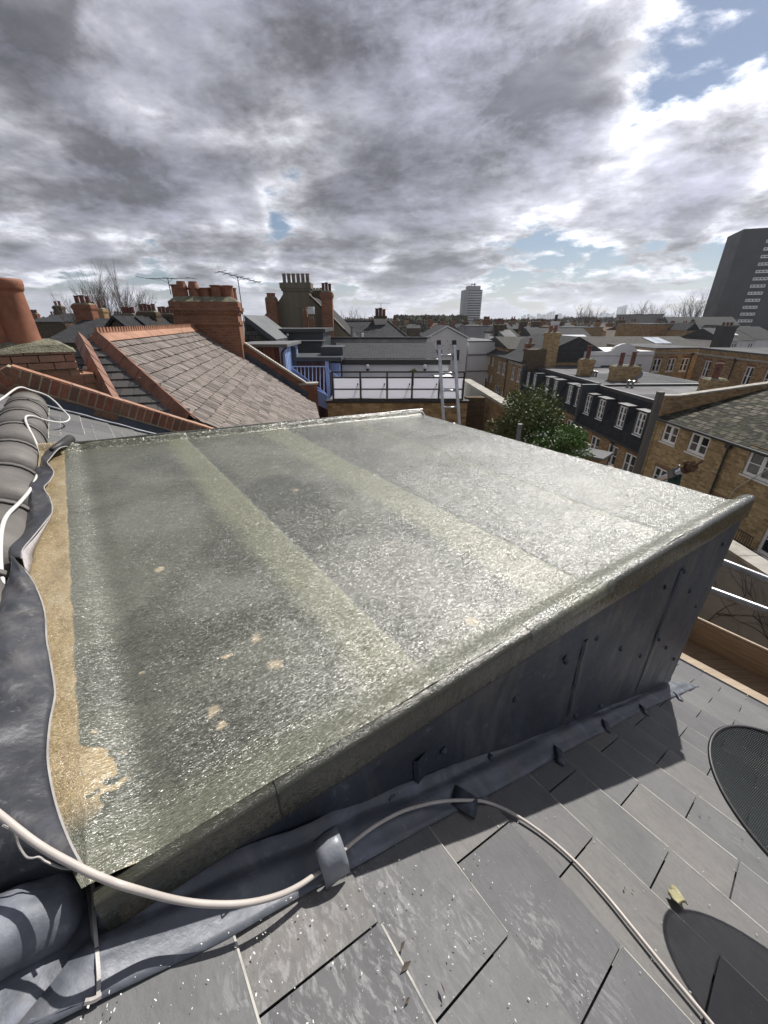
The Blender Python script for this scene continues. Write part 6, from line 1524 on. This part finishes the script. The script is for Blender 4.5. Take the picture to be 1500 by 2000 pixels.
o = thing('yard_outbuilding', 'pale roofed outbuilding just showing past the light green shrub', 'outbuilding', (6.5, 10.5, -11.5))
mb = MB(); P = atY(1150, 880, 14.5); mb.box(Fr((P.x, P.y, 0), (.7, -.71, 0), (.71, .7, 0)), -.6, .6, -.4, .5, -11.5, P.z-.15); mb.build('wall', M['brick_brown'], o)
mb = MB(); mb.box(Fr((P.x, P.y, 0), (.7, -.71, 0), (.71, .7, 0)), -.7, .7, -.5, .6, P.z-.148, P.z-.05); mb.build('roof', M['flat_roof_pale'], o)
# ============================================================ trees
def bare_tree(name, label, base, H, spread, seed, depth=6, r0=.16, n0=3, group=None, mt='twig', lean=0):
    rnd = random.Random(seed); mb = MB(); tk = MB(); base = Vector(base)
    th = H*.22
    tk.tube([base, base+Vector((lean*.3, 0, th*.6)), base+Vector((lean*.5, .0, th))], [r0*1.25, r0, r0*.9], 8)
    def grow(p, d, L, r, dep):
        pts = [p]; q = p; dd = d.copy()
        for k in range(4):
            dd = (dd+Vector((rnd.uniform(-.16, .16), rnd.uniform(-.16, .16), rnd.uniform(-.02, .12)))).normalized(); q = q+dd*L/4; pts.append(q)
        rr = [r*(1-.45*i/4) for i in range(5)]
        (tk if dep >= depth-1 else mb).tube(pts, rr, 5 if dep > 2 else 3, cap=False)
        if dep <= 0: return
        nb_ = rnd.choice((2, 3, 3)) if dep > 1 else rnd.choice((3, 4))
        for s in range(nb_):
            f_ = rnd.uniform(.35, 1.0) if s else 1.0; st = pts[max(1, round(f_*4))]
            a = rnd.uniform(0, 2*math.pi); o = dd.orthogonal().normalized(); o.rotate(Matrix.Rotation(a, 3, dd))
            nd = (dd+o*rnd.uniform(.3, .75)*spread+Vector((0, 0, .10))).normalized()
            grow(st, nd, L*rnd.uniform(.62, .84), r*.58, dep-1)
    top = base+Vector((lean*.5, 0, th))
    for k in range(n0):
        a = 2*math.pi*k/n0+rnd.uniform(-.4, .4)
        grow(top, Vector((math.cos(a)*.42*spread+lean*.1, math.sin(a)*.42*spread, 1)).normalized(), H*.27, r0*.62, depth)
    t_ = thing(name, label, 'tree', base, group)
    tk.build('trunk', M['bark'], t_); mb.build('crown', M[mt], t_); return t_
P = atY(205, 640, 42)
bare_tree('bare_tree', 'large bare winter tree with spreading twigs behind the left rooftops', (P.x, 42, -11.5), 14.6, .62, 6, depth=6, r0=.26, n0=6)
P = atY(262, 640, 50); bare_tree('bare_tree', 'smaller bare tree leaning right beside the large bare tree', (P.x, 50, -11.5), 12.6, .8, 9, depth=5, r0=.2, n0=3)
P = atY(308, 640, 70); bare_tree('bare_tree', 'distant bare treetop just left of the broad chimney stack', (P.x, 70, -11.5), 13.2, .8, 12, depth=5, r0=.2, n0=4)
for i, (px, Y, H, lab) in enumerate([(1142, 150, 16.5, 'rounded bare tree on the horizon left of the skyline towers'), (1250, 140, 17.0, 'bare tree behind the pale rooftop cabin'), (1275, 130, 15.0, 'low bare tree right behind the pale rooftop cabin'), (1365, 125, 20.0, 'tall bare tree standing close against the dark tower'), (1325, 135, 15.5, 'bare tree between the cabin and the dark tower'), (700, 90, 13.2, 'thin bare tree behind the blue slate roof'), (895, 130, 12.5, 'bushy bare tree near the foot of the pale tower')]):
    P = atY(px, 632, Y); bare_tree('bare_tree', lab, (P.x, Y, -11.5), H, .95, 30+i, depth=5, r0=.3, n0=5)
def leaf_crown(mb, c, rad, n, size, rnd, lumps, flat=.9):
    """leaf clumps scattered through several uneven lobes"""
    c = Vector(c)
    L = [(c+Vector((rnd.uniform(-1, 1)*rad[0]*.6, rnd.uniform(-1, 1)*rad[1]*.6, rnd.uniform(-1, 1)*rad[2]*.62)), rnd.uniform(.28, .5)) for _ in range(lumps)]
    for _ in range(n):
        o, s = rnd.choice(L)
        v = Vector((rnd.gauss(0, 1), rnd.gauss(0, 1), rnd.gauss(0, 1))).normalized()*(rnd.random()**.4)
        p = o+Vector((v.x*rad[0]*s, v.y*rad[1]*s, v.z*rad[2]*s*flat))
        l = size*rnd.uniform(.6, 1.4); d = (v+Vector((rnd.uniform(-.8, .8), rnd.uniform(-.8, .8), rnd.uniform(-.5, .6)))).normalized(); w = d.orthogonal().normalized(); w.rotate(Matrix.Rotation(rnd.uniform(0, 6.28), 3, d))
        mb.face([p, p+d*l*.5+w*l*.28, p+d*l, p+d*l*.5-w*l*.28])
    return L
def leafy(name, label, base, c, rad, n, size, mt, seed, lumps=16, cat='tree', blossom=0):
    rnd = random.Random(seed); t_ = thing(name, label, cat, base); base = Vector(base)
    mb = MB(); L = leaf_crown(mb, c, rad, n, size, rnd, lumps); mb.build('crown', M[mt], t_)
    tk = MB(); c = Vector(c); tk.tube([base, base.lerp(c, .5)+Vector((.08, 0, 0)), c-Z3*rad[2]*.3], [.13, .10, .06], 7)
    for o, s in L[:10]: tk.tube([base.lerp(c, .6), (base.lerp(c, .75)+o)/2, o], [.05, .035, .015], 5)
    tk.build('trunk', M['bark'], t_)
    if blossom:
        bm_ = MB()
        for _ in range(blossom):
            o, s = rnd.choice(L[:max(3, lumps//2)]); v = Vector((rnd.gauss(0, 1), rnd.gauss(0, 1)-.4, abs(rnd.gauss(0, 1)))).normalized()*rnd.uniform(.85, 1.08)
            p = o+Vector((v.x*rad[0]*s, v.y*rad[1]*s, v.z*rad[2]*s)); l = .032*rnd.uniform(.6, 1.3); w = v.orthogonal().normalized(); u = v.cross(w)
            bm_.face([p-w*l, p-u*l, p+w*l, p+u*l])
        bm_.build('blossom', M['blossom'], t_)
    return t_
c = atY(1028, 832, 12.4)
leafy('evergreen_tree', 'dark evergreen tree with yellowish tips between the boundary wall and mansard houses', (c.x, c.y, -11.5), c+Z3*-.1, (1.35, 1.2, 1.5), 12000, .085, 'leaf_dark', 3, 26)
c = atY(1092, 862, 11.2)
leafy('flowering_shrub', 'bright green shrub with white blossom in front of the evergreen tree', (c.x, c.y, -11.5), c-Z3*.15, (1.15, .8, .75), 8500, .075, 'leaf_light', 6, 18, cat='shrub', blossom=260)
# far woods as one mass
rnd = random.Random(44); mb = MB()
def canopy(px0, px1, Y0, Y1, ptop, n, size):
    for _ in range(n):
        Y = rnd.uniform(Y0, Y1); px = rnd.uniform(px0, px1); x = atY(px, 628, Y).x
        top = atY(px, ptop+2.5*noise.noise(Vector((px*.05, Y*.02, 3)))+1.5*noise.noise(Vector((px*.25, 0, 7))), Y).z
        z = top-rnd.random()**2*6; p = Vector((x, Y, z)); s = size*rnd.uniform(.6, 1.5)
        d = Vector((rnd.uniform(-1, 1), rnd.uniform(-1, .2), rnd.uniform(-.2, 1))).normalized(); w = d.orthogonal().normalized()
        w.rotate(Matrix.Rotation(rnd.uniform(0, 6.28), 3, d)); u = d.cross(w); mb.face([p-w*s, p-u*s*.6, p+w*s, p+u*s*.6])
canopy(770, 910, 150, 230, 619, 5200, .8); canopy(925, 1110, 200, 320, 626, 3200, 1.0); canopy(1100, 1420, 260, 340, 622, 3000, 1.1); canopy(20, 330, 180, 300, 622, 2600, .9); canopy(630, 800, 260, 340, 624, 1400, 1.0); canopy(-500, 2200, 420, 900, 629, 6000, 2.4)
o = mb.build('woodland', M['wood_far'], kind='stuff'); o['label'] = 'far belt of mixed bare and evergreen treetops along the horizon'; o['category'] = 'woodland'
# ============================================================ skyline
rnd = random.Random(17)
def highrise(px, w, ptop, Y, lab=None, style=0):
    a, b = atY(px-w/2, 628, Y), atY(px+w/2, 628, Y); zt = atY(px, ptop, Y).z; mb = MB(); f = Fr((a.x, Y, 0)); W = b.x-a.x
    if style == 1: mb.prism([f(0, 0, -11.5), f(W, 0, -11.5), f(W*.9, 0, zt*.9), f(W*.55, 0, zt), f(W*.35, 0, zt*.97)], Vector((0, W, 0)))
    elif style == 2: mb.prism([f(0, 0, -11.5), f(W, 0, -11.5), f(W, 0, zt), f(W*.1, 0, zt*.86)], Vector((0, W, 0)))
    else: mb.box(f, 0, W, 0, W, -11.5, zt*.93); mb.box(f, W*.2, W*.8, W*.2, W*.8, zt*.93, zt)
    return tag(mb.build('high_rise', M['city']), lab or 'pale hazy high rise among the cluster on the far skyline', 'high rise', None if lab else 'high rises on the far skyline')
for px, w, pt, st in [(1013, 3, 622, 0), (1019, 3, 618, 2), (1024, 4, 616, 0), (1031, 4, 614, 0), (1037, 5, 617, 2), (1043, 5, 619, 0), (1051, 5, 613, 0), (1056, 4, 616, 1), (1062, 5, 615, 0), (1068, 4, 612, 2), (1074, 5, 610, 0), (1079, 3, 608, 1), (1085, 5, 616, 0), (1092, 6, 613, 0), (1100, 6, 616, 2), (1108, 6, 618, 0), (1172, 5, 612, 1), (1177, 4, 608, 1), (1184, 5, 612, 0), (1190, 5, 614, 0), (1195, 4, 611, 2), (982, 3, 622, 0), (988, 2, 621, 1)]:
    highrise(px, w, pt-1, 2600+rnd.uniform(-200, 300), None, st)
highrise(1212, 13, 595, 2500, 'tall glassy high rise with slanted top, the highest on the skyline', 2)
# ============================================================ distant houses
HN = [0]
def far_house(px, w, pe, pr, Y, roofm, wall, stacks=1, gable=False, lab=None, grp='distant houses'):
    """w: width in px; pe, pr: eaves and ridge height in px"""
    a, b = atY(px-w/2, pe, Y), atY(px+w/2, pe, Y); W = b.x-a.x; f = Fr((a.x, Y, 0)); dpt = 8; ze = a.z; zr = max(ze+.8, atY(px, pr, Y+4).z)
    h = thing('terraced_house', lab or 'distant terraced house among the crowded rooftops', 'house', f(W/2, 4, -11.5), None if lab else grp)
    mb = MB(); mb.box(f, 0, W, 0, dpt, -11.5, ze)
    if gable: mb.prism([f(0, 0, ze), f(W, 0, ze), f(W/2, 0, zr)], Vector((0, dpt, 0)))
    mb.build('wall', M[wall], h)
    mb = MB()
    if gable:
        for s_ in (0, 1):
            p, q = (f(-.2, -.2, ze-.05), f(W/2, -.2, zr)) if s_ == 0 else (f(W/2, -.2, zr), f(W+.2, -.2, ze-.05)); mb.prism([p, q, q+Z3*.18, p+Z3*.18], Vector((0, dpt+.4, 0)))
    else: mb.prism([f(-.1, -.25, ze-.02), f(-.1, dpt/2, zr), f(-.1, dpt+.25, ze-.02)], Vector((W+.2, 0, 0)))
    mb.build('roof', M[roofm], h)
    for s in range(stacks):
        x = a.x+W*(.5 if stacks == 1 and gable else (.03+.94*s)); stack(h, (x, Y+dpt/2), .9+rnd.random()*.4, .6, ze, zr+.35+rnd.random()*.45, rnd.choice(('brick_red', 'brick_dark', 'brick_brown')), rnd.choice((2, 3, 4)), .45, .13, 'terracotta_dark')
    return h
rf = ['slate_far', 'slate_mid', 'slate_dark', 'clay_tile', 'slate_far']; wl = ['brick_brown', 'brick_yellow', 'render_cream', 'brick_dark', 'brick_brown', 'render_white']
# left background roofs
far_house(120, 62, 668, 622, 24, 'slate_far', 'brick_dark', 1, False, 'sooty brick house with mossy slate roof behind the near left chimney pots')
far_house(165, 70, 655, 625, 30, 'clay_tile', 'brick_dark', 2, False, 'house with reddish brown roof behind the orange ridge tiles')
far_house(232, 46, 650, 630, 27, 'slate_dark', 'brick_dark', 1, True, 'dark gabled house with broad pot stack below the large bare tree')
far_house(275, 44, 650, 632, 29, 'slate_dark', 'brick_dark', 1, True, 'dark gabled house just right of the large bare tree')
far_house(96, 60, 628, 612, 45, 'slate_mid', 'brick_dark', 2, False, 'slate roofed house with twin stacks at the far left horizon')
for i, px in enumerate((50, 140, 185, 225, 300, 330, 362)): far_house(px, 44, 634, 624, 60+i*4, rf[i % 5], wl[i % 6], 2)
for i in range(17):
    if i in (6, 8, 10): continue
    far_house(640+i*24, 26, 642-(i % 3), 633, 78+(i*7) % 26, rf[(i*2) % 5], wl[(i*3) % 6], 1+(i % 2), i % 4 == 1)
for i in range(17): far_house(972+i*25, 27, 645+(i*5) % 6, 636, 70+(i*11) % 30, rf[(i*3+1) % 5], wl[(i*2+1) % 6], 1+(i % 2), i % 3 == 1)
for i in range(22):
    if 3 <= i <= 8: continue
    far_house(640+i*36, 34, 636, 630.5, 130+(i*17) % 70, rf[(i*3) % 5], wl[(i+2) % 6], 1, i % 5 == 1)
for i, px in enumerate((985, 1003, 1000)): far_house(px, 22, 652+i*4, 645+i*4, 60-i*4, ('slate_mid', 'slate_dark', 'flat_roof_pale')[i], ('render_white', 'brick_red', 'render_white')[i], 1, i == 0)
for (px, Y, h) in ((845, 140, 3.6), (602-0, 60, 2.2)):
    P = atY(px, 628, Y)
# ============================================================ air
hz = MB(); hz.box(Fr((0, 0, 0)), -3600, 3600, -60, 3300, -12.5, 125)
o = hz.build('haze', bpy.data.materials.new('haze'), kind='stuff'); o['label'] = 'thin pale haze over the far city'; o['category'] = 'haze'
m = o.data.materials[0]; m.use_nodes = True; t = NT(m.node_tree); t.n.clear()
vol = t.new('ShaderNodeVolumePrincipled'); vol.inputs['Color'].default_value = (.86, .91, 1, 1); vol.inputs['Density'].default_value = .00026; vol.inputs['Anisotropy'].default_value = .3
om = t.new('ShaderNodeOutputMaterial'); t.l.new(vol.outputs[0], om.inputs['Volume'])
SC.cycles.volume_bounces = 0
